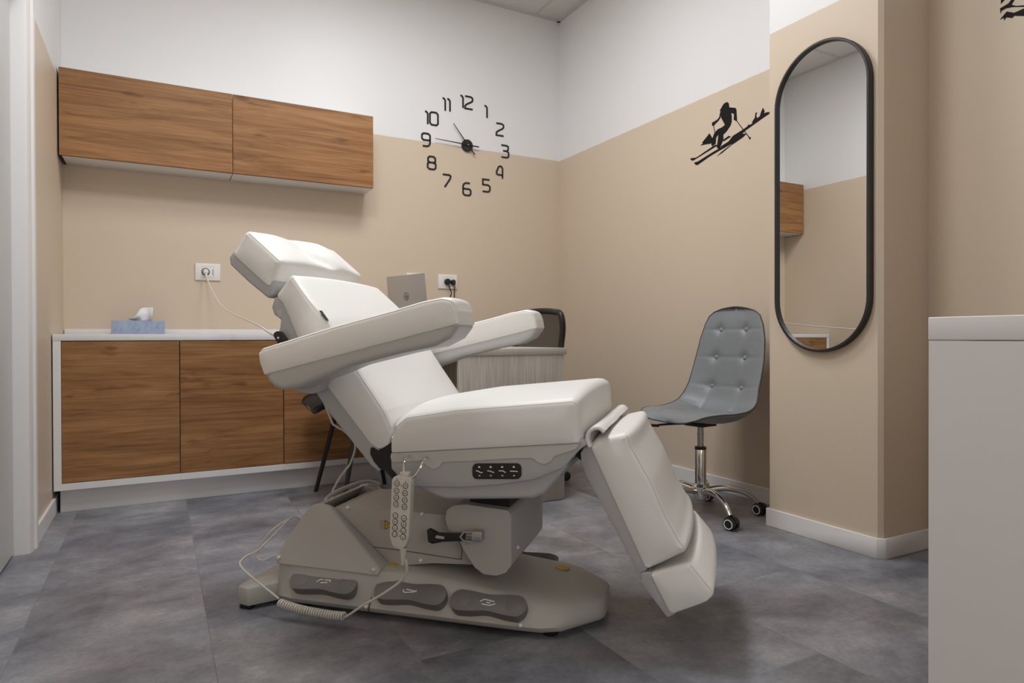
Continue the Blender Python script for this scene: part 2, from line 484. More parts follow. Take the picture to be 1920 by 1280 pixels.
# ------------------------------------------------------------ room shell
L = -2.9926; BACK = -5.6
PX, PY0, PY1 = -.290, -2.594, -2.106
bm = bmesh.new(); bx(bm, L-1.2, .15, BACK-.15, .15, -.1, 0); struct('floor', bm, 'floor')
bm = bmesh.new(); bx(bm, L-.2, .15, BACK-.15, .15, ROOM_H, ROOM_H+.1); ceiling = struct('ceiling', bm, 'ceil')
bm = bmesh.new(); bx(bm, L-.2, .15, 0, .15, 0, ROOM_H); struct('wall_back', bm, 'wall')
bm = bmesh.new(); bx(bm, 0, .15, BACK, 0, 0, ROOM_H); struct('wall_right', bm, 'wall')
bm = bmesh.new(); bx(bm, L-.2, .15, BACK-.15, BACK, 0, ROOM_H); struct('wall_front', bm, 'wall')
# left wall with the door opening
DY0, DY1, DH = -1.93, -1.035, 2.12
bm = bmesh.new()
bx(bm, L-.15, L, DY1, 0, 0, ROOM_H); bx(bm, L-.15, L, BACK, DY0, 0, ROOM_H); bx(bm, L-.15, L, DY0, DY1, DH, ROOM_H)
struct('wall_left', bm, 'wall', 0)
# pillar with chamfered corners
c = .014
bm = bmesh.new(); prism(bm, [(0, PY0), (PX+c, PY0), (PX, PY0+c), (PX, PY1), (0, PY1)], 0, ROOM_H, 'z'); struct('wall_pillar', bm, 'wall', 20)
# ceiling grid
bm = bmesh.new()
gx = -.203
while gx > L: bx(bm, gx-.012, gx+.012, BACK, 0, ROOM_H-.004, ROOM_H); gx -= .6
gy = -.55
while gy > BACK: bx(bm, L, 0, gy-.012, gy+.012, ROOM_H-.0045, ROOM_H); gy -= .6
struct('trim_1', bm, 'grid')
bm = bmesh.new()
bx(bm, L, 0, -.022, 0, ROOM_H-.012, ROOM_H); bx(bm, -.022, 0, BACK, 0, ROOM_H-.012, ROOM_H); bx(bm, L, L+.022, BACK, 0, ROOM_H-.012, ROOM_H)
struct('trim_2', bm, 'grid')
# baseboards
BT, BH = .0114, .074
def board(name, pts, closed=False):
    """pts: plan polyline of the wall line, offset already at the room side"""
    bm = bmesh.new()
    prism(bm, pts, 0, BH, 'z', .0018, 1); struct(name, bm, 'trim')
board('baseboard_back', [(-1.2, 0), (0, 0), (0, -BT), (-1.2, -BT)])
board('baseboard_right', [(0, -.0115), (0, PY1), (-BT, PY1), (-BT, -.0115)])
e = .022
board('baseboard_pillar', [(0, PY0), (PX+c, PY0), (PX, PY0+c), (PX, PY1), (-.012, PY1), (-.012, PY1+BT), (PX-BT, PY1+BT), (PX-BT, PY0-BT+e), (PX-BT+e, PY0-BT), (0, PY0-BT)])
board('baseboard_corner', [(0, PY0-BT-.001), (0, BACK), (-BT, BACK), (-BT, PY0-BT-.001)])
board('baseboard_left', [(L, -.939), (L, 0), (L+BT, 0), (L+BT, -.939)])
# door leaf and casing
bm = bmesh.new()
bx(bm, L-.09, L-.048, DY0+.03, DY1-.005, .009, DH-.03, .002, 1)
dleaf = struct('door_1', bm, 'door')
bm = bmesh.new()
# casing moulding on the wall face plus the jamb
prism(bm, [(L-.13, DY1+.002), (L-.13, DY1-.004), (L-.012, DY1-.004), (L+.0, DY1+.0), (L+.006, DY1+.02), (L+.006, DY1+.05), (L+.014, DY1+.06), (L+.014, DY1+.096), (L, DY1+.096), (L, DY1+.002)], 0, DH+.09, 'z')
prism(bm, [(L-.13, DY0-.002), (L-.13, DY0+.004), (L-.012, DY0+.004), (L+.0, DY0), (L+.006, DY0-.02), (L+.006, DY0-.05), (L+.014, DY0-.06), (L+.014, DY0-.096), (L, DY0-.096), (L, DY0-.002)], 0, DH+.09, 'z')
bx(bm, L-.13, L+.014, DY0-.096, DY1+.096, DH, DH+.09)
struct('trim_3', bm, 'trim')
# unseen dark sheet added behind the leaf to keep the opening dark
bm = bmesh.new(); bx(bm, L-.17, L-.14, DY0-.1, DY1+.1, 0, DH); struct('dark_backing', bm, 'gap_shade')

# window behind the camera, unseen and added as a source of low fill
bm = bmesh.new()
for (x0, x1, z0, z1) in ((-2.86, -1.44, .48, .54), (-2.86, -1.44, 2.06, 2.12), (-2.86, -2.80, .54, 2.06), (-1.50, -1.44, .54, 2.06), (-2.17, -2.13, .54, 2.06)): bx(bm, x0, x1, BACK+.001, BACK+.04, z0, z1, .003, 1)
struct('fill_window_1', bm, 'trim')
bm = bmesh.new(); bx(bm, -2.80, -1.50, BACK+.002, BACK+.012, .54, 2.06); struct('fill_window_2', bm, 'fill_glow')

# ceiling light panels, the last one added as fill
for i, (lx, ly, p) in enumerate(LIGHTS):
    t = thing('ceiling_light', ['square ceiling light panel above the treatment chair and wall cabinets', 'square ceiling light panel midway along the room', 'added fill light panel at the front of the room, farthest from the cabinets'][i], 'ceiling light', (lx, ly, ROOM_H-.002))
    bm = bmesh.new()
    for (a0, a1, b0, b1) in ((-.31, .31, -.31, -.285), (-.31, .31, .285, .31), (-.31, -.285, -.285, .285), (.285, .31, -.285, .285)): bx(bm, a0, a1, b0, b1, -.012, 0)
    finish(bm, 'panel_frame', 'wht', t)
    bm = bmesh.new(); bx(bm, -.284, .284, -.284, .284, -.008, -.002); finish(bm, 'diffuser', 'lit', t)

# ------------------------------------------------------------ cabinets
UX = [-2.9856, -2.2075, -1.4340]; UZ0, UZ1, UD = 1.686, 2.1126, .2009
for i in range(2):
    x0, x1 = UX[i], UX[i+1]
    t = thing('wall_cabinet', ['left wooden wall cabinet with oak flap door, next to the left wall', 'right wooden wall cabinet with oak flap door, nearer the clock'][i], 'cabinet', (x0, 0, UZ0), group='wall cabinets')
    Wd = x1-x0
    box_obj('cabinet_body', .0025 if i else .012, Wd-.0025 if i == 0 else Wd-.0005, -UD+.019, -.001, .0, UZ1-UZ0-.002, 'lam', t, .001)
    d = box_obj('cabinet_door', .001, Wd-.0015, -UD, -UD+.018, .003, UZ1-UZ0, 'oak' if i == 0 else 'oak2', t, .0008, 1)
    if i == 0: box_obj('side_panel', -.001, .011, -UD+.019, -.001, 0, UZ1-UZ0, 'gap_shade', t, .0005, 1)  # left side coloured near-black as the shade in the gap by the wall
CT, CB, CF = .8196, .7895, -.4476
LX = [-2.957, -2.4755, -1.9915, -1.508]
for i in range(3):
    x0, x1 = LX[i], LX[i+1]
    t = thing('base_cabinet', ['low oak-fronted base cabinet farthest left, under the tissue box', 'low oak-fronted base cabinet in the middle of the row', 'low oak-fronted base cabinet at the right end, behind the treatment chair'][i], 'cabinet', (x0, 0, .1085), group='base cabinets')
    bm = bmesh.new(); Wd = x1-x0
    l = -.030 if i == 0 else 0; r = Wd+.03 if i == 2 else Wd
    H = CB-.1085
    bx(bm, l, r, CF, -.002, 0, .031, .0008, 1)                 # bottom board
    bx(bm, l, .0005 if i == 0 else .009, CF if i == 0 else CF+.16, -.002, .031, H-.0005)
    bx(bm, Wd-.009 if i < 2 else Wd-.0005, r, CF if i == 2 else CF+.16, -.002, .031, H-.0005)
    bx(bm, 0, Wd, -.01, -.002, .031, H-.0005)
    finish(bm, 'cabinet_body', 'lam', t)
    bm = bmesh.new(); bx(bm, .002, Wd-.002, CF+.0005, CF+.018, .0335, H-.004, .0006, 1)
    finish(bm, 'cabinet_door', 'oak2' if i % 2 == 0 else 'oak', t)
t = tag(box_obj('worktop', LX[0]-.0308, LX[3]+.03, CF, -.002, CB, CT, 'lam', None, .001), 'white laminate worktop carrying the tissue box, along the back wall', 'worktop')
tag(box_obj('backsplash_strip', LX[0]-.0308, LX[3]+.03, -.014, -.0005, CT, CT+.029, 'lam', None, .001), 'low white upstand strip along the wall behind the worktop', 'upstand')
tag(box_obj('cabinet_plinth', -2.9675, -1.487, -.3987, -.380, 0, .1083, 'lam', None, .0008), 'white recessed plinth board under the oak base cabinets', 'plinth')

# tissue box
t = thing('tissue_box', 'pale blue tissue box with leaf print on the white worktop', 'tissue box', (-2.655, -.125, CT)); t.scale = (1.06, 1.06, 1.06)
bm = bmesh.new(); bx(bm, -.112, .112, -.057, .057, 0, .067, .0012, 1); finish(bm, 'carton', 'tissuebox', t)
bm = bmesh.new()
for k in range(9):
    x = -.1+.024*k+random.uniform(-.005, .005); z = random.uniform(.008, .03); hgt = random.uniform(.02, .034)
    strokes(bm, [[(x, z), (x+.006, z+hgt*.5), (x+.014, z+hgt)], [(x+.004, z+hgt*.4), (x+.012, z+hgt*.45)]], .0013, lambda u, v, d: Vector((u, d, v)), -.0571, -.0576)
finish(bm, 'leaf_print', 'leafc', t)
bm = bmesh.new()
nu, nv = 14, 8; grid = []
for i in range(nu+1):
    row = []
    for j in range(nv+1):
        u = i/nu; v = j/nv
        x = -.036+.098*u-.012*v*(1-u); z = .066+v*(.055*(1/(1+math.exp(-(u-.38)*16)))+.012)
        y = .012*math.sin(u*9+v*2)*(1-.3*v)+.006*math.sin(v*5+u*3)
        row.append(bm.verts.new((x-.008*(1-v)*(2*u-1), y, z)))
    grid.append(row)
for i in range(nu):
    for j in range(nv): bm.faces.new((grid[i][j], grid[i+1][j], grid[i+1][j+1], grid[i][j+1]))
o = finish(bm, 'tissue', 'paper', t, 80)
md = o.modifiers.new('solid', 'SOLIDIFY'); md.thickness = .0012

# ------------------------------------------------------------ wall sockets
def disc_y(bm, x, z, r, y0, y1, seg=24):
    prism(bm, [(x+r*math.cos(2*PI*k/seg), z+r*math.sin(2*PI*k/seg)) for k in range(seg)], y0, y1, 'y')
def socket(x0, x1, label, kind):
    xc = (x0+x1)/2; wd = x1-x0
    t = thing('wall_socket', label, 'socket', (xc, -.0005, 1.168))
    bm = bmesh.new(); bx(bm, -wd/2, wd/2, -.008, 0, -.047, .047, .002, 2); finish(bm, 'plate', 'wht', t)
    bm = bmesh.new()
    for k in (-1, 1): bx(bm, k*wd*.235-.0006, k*wd*.235+.0006, -.0086, -.0078, -.03, .03)
    for k in (-1, 1): bx(bm, -wd*.235, wd*.235, -.0086, -.0078, k*.03-.0005, k*.03+.0005)
    finish(bm, 'module_seam', 'shell', t)
    if kind == 'schuko':
        bm = bmesh.new(); disc_y(bm, -.012, 0, .0215, -.0088, -.0079); finish(bm, 'round_outlet', 'ink', t, 35)
        bm = bmesh.new()
        for k in (-1, 0, 1): disc_y(bm, .024, k*.011, .0028, -.0088, -.0079, 12)
        finish(bm, 'pin_holes', 'ink', t)
    return t
socket(-2.385, -2.257, 'white wall socket with a white plug, above the worktop left of the treatment chair', 'schuko')
socket(-1.163, -1.032, 'white wall socket partly hidden behind the laptop', 'schuko')
t = socket(-.947, -.812, 'white wall socket with two black plugs, right of the laptop', 'plain')

# black plugs with leads
for (x, r, lbl, end) in ((-.886, .021, 'round black plug on the left of the double-plugged socket', (-.868, -.03, 1.02)), (-.846, .016, 'small black plug on the right of the double-plugged socket', (-.845, -.025, 1.01))):
    t = thing('power_plug', lbl, 'plug', (x, -.009, 1.166))
    bm = bmesh.new(); T = Matrix.Rotation(PI/2, 4, 'X')
    lathe(bm, [(r, 0), (r, .018), (r*.8, .024), (r*.45, .026)], seg=24, T=T)
    if r < .02: bx(bm, -.008, .008, -.03, 0, -.022, .004, .003)
    finish(bm, 'plug_body', 'blk', t)
    bm = bmesh.new(); dx = end[0]-x
    tube(bm, smooth_path([(0, -.02, -.012), (dx*.2, -.03, -.035), (dx*1.1, -.026, -.07), (dx*.8, -.024, -.1), (dx*.4, -.02, -.16), (dx*.3, -.018, -.40)]), .0035, 8); finish(bm, 'lead', 'blk', t)

# chair power lead from the left socket
CORD1 = [(-2.3306, -0.035, 1.1584), (-2.3263, -0.05, 1.122), (-2.3072, -0.12, 1.0565), (-2.2764, -0.3, 0.9682), (-2.2361, -0.55, 0.9137), (-2.2034, -0.9, 0.8723), (-2.2108, -1.3, 0.8425), (-2.241, -1.7, 0.8202)]
CORD2 = [(-2.0934, -1.8056, 0.6185), (-2.0777, -1.8209, 0.5711), (-2.0685, -1.8299, 0.543), (-2.0593, -1.8389, 0.5151), (-2.0479, -1.85, 0.505), (-2.0197, -1.8636, 0.4836), (-1.9972, -1.8855, 0.446), (-2.0087, -1.8743, 0.3888), (-2.0188, -1.8365, 0.3549), (-2.0292, -1.7983, 0.3219), (-2.0417, -1.7582, 0.2753), (-2.0447, -1.7553, 0.253), (-2.0442, -1.7837, 0.2335)]
# ------------------------------------------------------------ clock
CC = Vector((-.737, 0, 2.084))
G = {
 '0': [[(.12, 0), (.48, 0), (.6, .14), (.6, .86), (.48, 1), (.12, 1), (0, .86), (0, .14), (.12, 0)]],
 '1': [[(0, 1.0), (.12, .95), (.2, .82), (.2, 0)]],
 '2': [[(0, 1), (.44, 1), (.57, .93), (.6, .8), (.56, .66), (.44, .56), (.1, .34), (0, .2), (0, 0), (.6, 0)]],
 '3': [[(0, 1), (.44, 1), (.56, .92), (.56, .66), (.44, .54), (.14, .54)], [(.44, .54), (.6, .42), (.6, .12), (.48, 0), (0, 0)]],
 '4': [[(.5, -.05), (.5, .78), (.42, .95), (.28, .98), (.16, .88), (0, .45), (.03, .3), (.12, .24), (.5, .24)]],
 '5': [[(.56, 1), (.02, 1), (.02, .56), (.44, .56), (.58, .46), (.6, .3), (.58, .12), (.46, 0), (0, 0)]],
 '6': [[(.54, 1), (.2, 1), (.05, .88), (0, .7), (0, .14), (.12, 0), (.48, 0), (.6, .12), (.6, .4), (.5, .52), (0, .52)]],
 '7': [[(0, 1), (.5, 1), (.6, .9), (.56, .72), (.14, 0)]],
 '8': [[(.14, .53), (.03, .62), (.03, .88), (.15, 1), (.45, 1), (.57, .88), (.57, .62), (.46, .53), (.14, .53), (0, .42), (0, .12), (.13, 0), (.47, 0), (.6, .12), (.6, .42), (.46, .53)]],
 '9': [[(.06, 0), (.4, 0), (.55, .12), (.6, .3), (.6, .86), (.48, 1), (.12, 1), (0, .88), (0, .6), (.1, .48), (.6, .48)]],
}
clk = thing('wall_clock', 'large black stick-on wall clock with separate numerals, over the paint line', 'clock', CC)
for k in range(1, 13):
    th = PI/2-k*PI/6; rr = .290
    s = str(k); cx_, cz_ = rr*math.cos(th), rr*math.sin(th)
    adv = [.36 if ch == '1' else .74 for ch in s]; tot = sum(adv)-(.12 if s[-1] == '1' else .14)
    bm = bmesh.new(); H = .082; x = -tot/2
    for ch, a in zip(s, adv):
        strokes(bm, [[(cx_+(x+u)*H*1.14, cz_+(v-.5)*H) for u, v in ln] for ln in G[ch]], .0112, lambda u, v, d: Vector((u, d, v)), -.0005, -.004)
        x += a
    finish(bm, 'numeral', 'clock', clk)
bm = bmesh.new(); lathe(bm, [(.040, 0), (.040, .014), (.037, .018), (.03, .0185)], seg=40, T=Matrix.Translation((0, -.001, 0)) @ Matrix.Rotation(PI/2, 4, 'X')); finish(bm, 'hub', 'clock', clk)
def hand(name, tip, tail, w0, w1, d):
    tip = Vector(tip); tail = Vector(tail); t = (tip-tail).normalized(); n = Vector((-t.y, t.x))
    bm = bmesh.new(); m_ = Vector((0, 0))
    prism(bm, [tuple(tail+n*w0), tuple(m_+n*w0), tuple(tip+n*w1), tuple(tip-n*w1), tuple(m_-n*w0), tuple(tail-n*w0)], d-.0015, d, 'y')
    finish(bm, name, 'clock', clk)
hand('hour_hand', (-.104, .129), (.052, -.058), .0042, .0022, -.021)
hand('minute_hand', (-.235, .010), (.080, -.004), .0042, .0018, -.025)
bm = bmesh.new(); disc_y(bm, 0, 0, .004, -.029, -.020); finish(bm, 'pin', 'steel', clk)

# ------------------------------------------------------------ wall decals
def decal(name, polys, x, label):
    bm = bmesh.new()
    for i, p in enumerate(polys):
        a = [bm.verts.new((x-.0009-.00004*i, q[0], q[1])) for q in p]
        b = [bm.verts.new((x-.0001, q[0], q[1])) for q in p]
        bm.faces.new(a); n = len(a)
        for k in range(n): bm.faces.new((a[k], b[k], b[(k+1) % n], a[(k+1) % n]))
    return tag(finish(bm, name, 'decal', None, 0), label, 'wall decal')
SKI = [[(-1.5789, 1.998), (-1.5958, 1.9975), (-1.6062, 1.9863), (-1.6083, 1.9666), (-1.6494, 1.9508), (-1.6555, 1.9411), (-1.6595, 1.8866), (-1.6534, 1.8837), (-1.6371, 1.8947), (-1.6392, 1.924), (-1.6207, 1.9327), (-1.6248, 1.9189), (-1.6248, 1.8873), (-1.6165, 1.8707), (-1.5914, 1.8491), (-1.5682, 1.8378), (-1.5703, 1.8196), (-1.5639, 1.8053), (-1.5553, 1.7914), (-1.5489, 1.7834), (-1.5532, 1.771), (-1.5381, 1.77), (-1.5221, 1.7854), (-1.5295, 1.8175), (-1.5339, 1.8471), (-1.5195, 1.8364), (-1.5151, 1.8051), (-1.4922, 1.7979), (-1.4834, 1.81), (-1.4923, 1.8404), (-1.5055, 1.863), (-1.5274, 1.8765), (-1.5618, 1.8797), (-1.5788, 1.8861), (-1.5661, 1.9074), (-1.5533, 1.9304), (-1.5491, 1.9639), (-1.5426, 1.9684), (-1.5576, 1.9838), (-1.5704, 1.9959)], [(-1.5533, 1.9626), (-1.5499, 1.9314), (-1.5361, 1.9193), (-1.5143, 1.9094), (-1.5012, 1.9001), (-1.4888, 1.9085), (-1.4902, 1.9228), (-1.51, 1.9253), (-1.5274, 1.9283), (-1.5404, 1.9374), (-1.5456, 1.9585)], [(-1.6526, 1.8861), (-1.6567, 1.8868), (-1.7388, 1.7793), (-1.7349, 1.7772)], [(-1.7349, 1.7818), (-1.7427, 1.7804), (-1.7477, 1.7723), (-1.7427, 1.7669), (-1.7361, 1.7708)], [(-1.499, 1.9013), (-1.5029, 1.9009), (-1.5121, 1.867), (-1.5082, 1.8662)], [(-1.4723, 1.8721), (-1.4923, 1.8404), (-1.49, 1.8181), (-1.4745, 1.8156), (-1.4521, 1.8198), (-1.4041, 1.8245), (-1.4248, 1.8318), (-1.4179, 1.8369)], [(-1.3311, 1.7744), (-1.3737, 1.7676), (-1.452, 1.7867), (-1.4922, 1.7969), (-1.5186, 1.8009), (-1.5273, 1.7928), (-1.4655, 1.78), (-1.3501, 1.7563), (-1.3335, 1.7636)], [(-1.3572, 1.7445), (-1.3877, 1.744), (-1.4922, 1.7668), (-1.5446, 1.7764), (-1.5956, 1.7842), (-1.6185, 1.783), (-1.6247, 1.7767), (-1.5446, 1.7635), (-1.4744, 1.7499), (-1.3831, 1.7243), (-1.369, 1.7299)], [(-1.5532, 1.7839), (-1.6039, 1.7947), (-1.6329, 1.8155), (-1.6976, 1.8291), (-1.7252, 1.8368), (-1.733, 1.8453), (-1.7388, 1.839), (-1.7562, 1.8432), (-1.7543, 1.8499), (-1.7716, 1.8662), (-1.7754, 1.8887), (-1.7849, 1.8871), (-1.7799, 1.8728), (-1.786, 1.8589), (-1.8018, 1.8648), (-1.8093, 1.8821), (-1.8205, 1.8997), (-1.8298, 1.8805), (-1.8261, 1.8696), (-1.839, 1.8717), (-1.8609, 1.8666), (-1.8572, 1.8582), (-1.839, 1.8547), (-1.7095, 1.818), (-1.6936, 1.8084), (-1.7213, 1.8025), (-1.6976, 1.7903), (-1.6288, 1.7718), (-1.6164, 1.7836), (-1.5532, 1.7775)], [(-1.5639, 1.8117), (-1.604, 1.8227), (-1.6206, 1.8151), (-1.5703, 1.803)], [(-1.6309, 1.7735), (-1.5617, 1.7473), (-1.5229, 1.7381), (-1.5553, 1.7534), (-1.6205, 1.7739)]]
MNT = [[(-2.8348, 1.9751), (-2.8601, 1.9635), (-2.8348, 1.9441)], [(-2.8323, 1.9303), (-2.8576, 1.9363), (-2.8775, 1.9556), (-2.8848, 1.9522), (-2.8676, 1.9276), (-2.88, 1.9178), (-2.9116, 1.9066), (-2.9495, 1.9008), (-2.9495, 1.8953), (-2.9116, 1.901), (-2.8701, 1.918), (-2.8501, 1.922), (-2.8374, 1.9195), (-2.8336, 1.9111)], [(-2.8311, 1.8916), (-2.8526, 1.9106), (-2.8751, 1.8969), (-2.9039, 1.8989), (-2.9401, 1.894), (-2.9495, 1.8734), (-2.926, 1.8615), (-2.904, 1.8732), (-2.8751, 1.8861), (-2.8697, 1.8808), (-2.8514, 1.8912), (-2.8451, 1.8825), (-2.8438, 1.8924)]]
decal('ski_decal', SKI, 0, 'black vinyl decal of a downhill skier with fir trees, left of the mirror')
decal('mountain_decal', MNT, 0, 'black vinyl mountain decal at the top right, beyond the pillar')

# ------------------------------------------------------------ mirror
MY, MZ0, MZ1, MR = -2.3585, .739, 1.939, .2065
t = thing('wall_mirror', 'tall pill-shaped mirror with thin black frame hanging on the pillar', 'mirror', (PX, MY, 0))
def stadium(r, z0, z1, seg=28):
    pts = []
    for k in range(seg+1): a = PI*k/seg; pts.append((r*math.cos(a), z1+r*math.sin(a)))
    for k in range(seg+1): a = PI+PI*k/seg; pts.append((r*math.cos(a), z0+r*math.sin(a)))
    return pts
zc0, zc1 = MZ0+MR, MZ1-MR
bm = bmesh.new(); secs = [(MR, -.0005), (MR, -.026), (MR-.002, -.028), (MR-.009, -.028), (MR-.011, -.026), (MR-.011, -.0005)]
rings = []
for r, x in secs: rings.append([bm.verts.new((x, p[0], p[1])) for p in stadium(r, zc0, zc1)])
for i in range(len(rings)):
    A, B = rings[i], rings[(i+1) % len(rings)]
    for k in range(len(A)): bm.faces.new((A[k], A[(k+1) % len(A)], B[(k+1) % len(A)], B[k]))
finish(bm, 'mirror_frame', 'frame', t, 40)
bm = bmesh.new(); prism(bm, stadium(MR-.0105, zc0, zc1), -.012, -.016, 'x'); finish(bm, 'mirror_glass', 'mirror', t, 0)

# ------------------------------------------------------------ white desk at the right edge
DX, DYF = -1.364, -3.362
t = thing('reception_desk', 'plain white laminate desk cut off by the right edge of the photo', 'desk', (DX, DYF, 0))
bm = bmesh.new(); bx(bm, 0, .58, -1.5, 0, .7925, .8335, .0022, 3); finish(bm, 'desk_top', 'desk_white', t)
bm = bmesh.new(); bx(bm, .0008, .03, -1.5, -.0008, 0, .7915, .0008, 1); bx(bm, .03, .56, -.03, -.0015, 0, .7915, .0008, 1); bx(bm, .03, .56, -1.5, -1.47, 0, .7915, .0008, 1)
finish(bm, 'side_panel', 'desk_white', t)

# ------------------------------------------------------------ pale wooden desk
t = thing('office_desk', 'pale ash-look desk with end panel, behind the treatment chair by the far corner', 'desk', (-1.10, -1.307, 0))
box_obj('desk_top', -.300, .307, -.004, 1.18, .715, .747, 'ashtop', t, .0012)
box_obj('end_panel', -.272, .294, 0, .022, .003, .7148, 'ash', t, .001)
box_obj('end_panel', -.272, .294, 1.14, 1.162, .003, .7148, 'ash', t, .001)

# laptop on its stand
P1 = Vector((-1.268, -.655, 0)); P2 = Vector((-1.378, -.329, 0)); U_ = (P2-P1).normalized(); Nn = Vector((U_.y, -U_.x, 0))
lap_rot = math.atan2(U_.y, U_.x)
SB = .898
t = thing('laptop_stand', 'low metal laptop riser on the pale desk, hidden under the laptop', 'stand', (*(P1*.5+P2*.5)[:2], .747), lap_rot)
bm = bmesh.new()
bx(bm, -.13, .13, -.2, -.005, SB-.747-.006, SB-.747, .001, 1)
bx(bm, -.12, .12, -.19, -.02, .0, .006, .001, 1)
finish(bm, 'platform', 'steel', t)
for sx in (-1, 1):
    bm = bmesh.new(); bx(bm, sx*.11-.01, sx*.11+.01, -.12, -.09, .006, SB-.747-.006); finish(bm, 'leg', 'steel', t)
t = thing('laptop', 'open silver laptop seen from behind, with round logo on its lid', 'laptop', (*(P1*.5+P2*.5)[:2], SB), lap_rot)
bm = bmesh.new(); bx(bm, -.172, .172, -.235, 0, .0, .016, .003, 2); finish(bm, 'keyboard_base', 'silver', t)
lean = math.radians(5); LT = Matrix.Translation((0, 0, .012)) @ Matrix.Rotation(-lean, 4, 'X')
bm = bmesh.new(); bx(bm, -.1725, .1725, -.003, .003, 0, .242, .002, 2, LT); lid = finish(bm, 'lid', 'silver', t)
bm = bmesh.new(); bx(bm, -.168, .168, -.0042, -.0031, .006, .236, 0, 1, LT); finish(bm, 'screen', 'blk', lid)
bm = bmesh.new()
f3 = lambda u, v, d: LT @ Vector((-u, d, v))
ring = [(.021*math.cos(2*PI*k/36), .121+.021*math.sin(2*PI*k/36)) for k in range(36)]; ring.append(ring[0])
strokes(bm, [ring, [(-.002, .142), (-.010, .110)], [(-.007, .124), (-.001, .125), (-.005, .110)], [(.008, .127), (.0, .100)], [(.008, .127), (.013, .124), (.009, .112), (.004, .112)]], .0028, f3, .0031, .0036)
finish(bm, 'logo', 'ink', lid)

# ------------------------------------------------------------ black mesh office chair
t = thing('office_chair', 'black office chair with mesh back, behind the pale desk in the corner', 'chair', (-.835, -.85, 0), math.atan2(-.255, -.97))
# local +x is where the chair faces
hw = .205
def back_pt(u, v): # u -1..1 across, v 0..1 up
    wv = hw*(1-.10*math.exp(-((v-.45)/.25)**2))*(1-.10*max(0, .45-v)/.45)
    return Vector((-.175-.03*v+.05*u*u-.035*math.sin(v*PI), u*wv, .56+v*.385-.010*u*u*(v > .5)))
outl = []
prof = [(-1, 0), (-1, .25), (-1, .5), (-1, .75), (-1, .9), (-.9, .985), (-.6, 1.0), (-.2, 1.01), (.2, 1.01), (.6, 1.0), (.9, .985), (1, .9), (1, .75), (1, .5), (1, .25), (1, 0), (.85, -.04), (.4, -.05), (-.4, -.05), (-.85, -.04)]
bm = bmesh.new(); pp = smooth_path([back_pt(*p) for p in prof+[prof[0]]], 5)[:-1]; tube(bm, pp, .017, 12, True); bf = finish(bm, 'back_frame', 'blk', t)
bm = bmesh.new(); g = [[bm.verts.new(back_pt(-.97+1.94*i/14, .99*j/14)) for j in range(15)] for i in range(15)]
for i in range(14):
    for j in range(14): bm.faces.new((g[i][j], g[i+1][j], g[i+1][j+1], g[i][j+1]))
finish(bm, 'mesh_back', 'mesh', t, 80)
pad('seat', [(-.18, .43), (-.18, .48), (.2, .485), (.24, .47), (.24, .43)], .235, M['blkm'], t, .02, .02, .012, lambda a, h, n: 1 if n.y > .6 else 0)
bm = bmesh.new(); tube(bm, smooth_path([(-.1, 0, .42), (-.2, 0, .43), (-.25, 0, .52), (-.235, 0, .66)]), .016, 10); tube(bm, [(-.235, -.12, .66), (-.222, 0, .66), (-.235, .12, .66)], .012, 8); finish(bm, 'back_support', 'blk', t)
for s in (-1, 1):
    bm = bmesh.new(); tube(bm, smooth_path([(.02, s*.18, .43), (.02, s*.235, .46), (.02, s*.24, .6), (.02, s*.24, .655)]), .013, 8)
    bx(bm, -.10, .14, s*.24-.025, s*.24+.025, .653, .676, .010, 3); finish(bm, 'armrest', 'blk', t)
bm = bmesh.new(); lathe(bm, [(.028, .10), (.028, .26), (.016, .262), (.016, .43)], seg=20); finish(bm, 'gas_lift', 'blk', t)
base_a = -PI/2-math.atan2(-.255, -.97)
for k in range(5):
    a = base_a+k*2*PI/5
    d = Vector((math.cos(a), math.sin(a), 0))
    bm = bmesh.new(); tube(bm, [Vector((0, 0, .11))+d*.02, Vector((0, 0, .10))+d*.15, Vector((0, 0, .075))+d*.285], .02, 10, taper=[.024, .02, .014]); finish(bm, 'base_arm', 'blk', t)
    bm = bmesh.new(); q = d*.285
    Tc = Matrix.Translation((q.x, q.y, .026)) @ Matrix.Rotation(a, 4, 'Z') @ Matrix.Rotation(PI/2, 4, 'X')
    for s in (-1, 1): lathe(bm, [(.020, -.010), (.026, -.008), (.026, .008), (.020, .010)], c=(0, 0, s*.014), seg=20, T=Tc)
    tube(bm, [q+Vector((0, 0, .03)), q+Vector((0, 0, .075))], .007, 8); finish(bm, 'caster', 'blk', t)

# ------------------------------------------------------------ black shell chair by the cabinets
t = thing('visitor_chair', 'black shell chair with splayed tube legs, half hidden behind the treatment chair', 'chair', (-1.68, -.735, 0), PI)
# local +x faces -x in the room
def shell_surface(prof, wid, curl, NU=16, sub=6, pw=8):
    path = smooth_path([Vector((p[0], 0, p[1])) for p in prof], sub); n = len(path)
    rows = []
    for i, p in enumerate(path):
        v = i/(n-1); wv = wid(v)*max(.0, (1-abs(2*v-1)**pw))**.5 if pw else wid(v)
        wv = max(wv, .25*wid(v))
        a = path[max(i-1, 0)]; b = path[min(i+1, n-1)]; tt = (b-a).normalized(); nn = Vector((-tt.z, 0, tt.x))
        if nn.dot(Vector((1, 0, 1))) < 0: nn = -nn
        rows.append((p, nn, wv, v))
    return rows
vprof = [(.215, .425), (.17, .452), (.05, .445), (-.08, .44), (-.16, .465), (-.2, .53), (-.225, .64), (-.245, .76)]
rows = shell_surface(vprof, lambda v: .225-.03*v, None)
bm = bmesh.new(); g = []
for p, nn, wv, v in rows:
    g.append([bm.verts.new(p+Vector((0, u*wv, 0))+nn*(.055*abs(u)**2.5)) for u in [-1+2*k/14 for k in range(15)]])
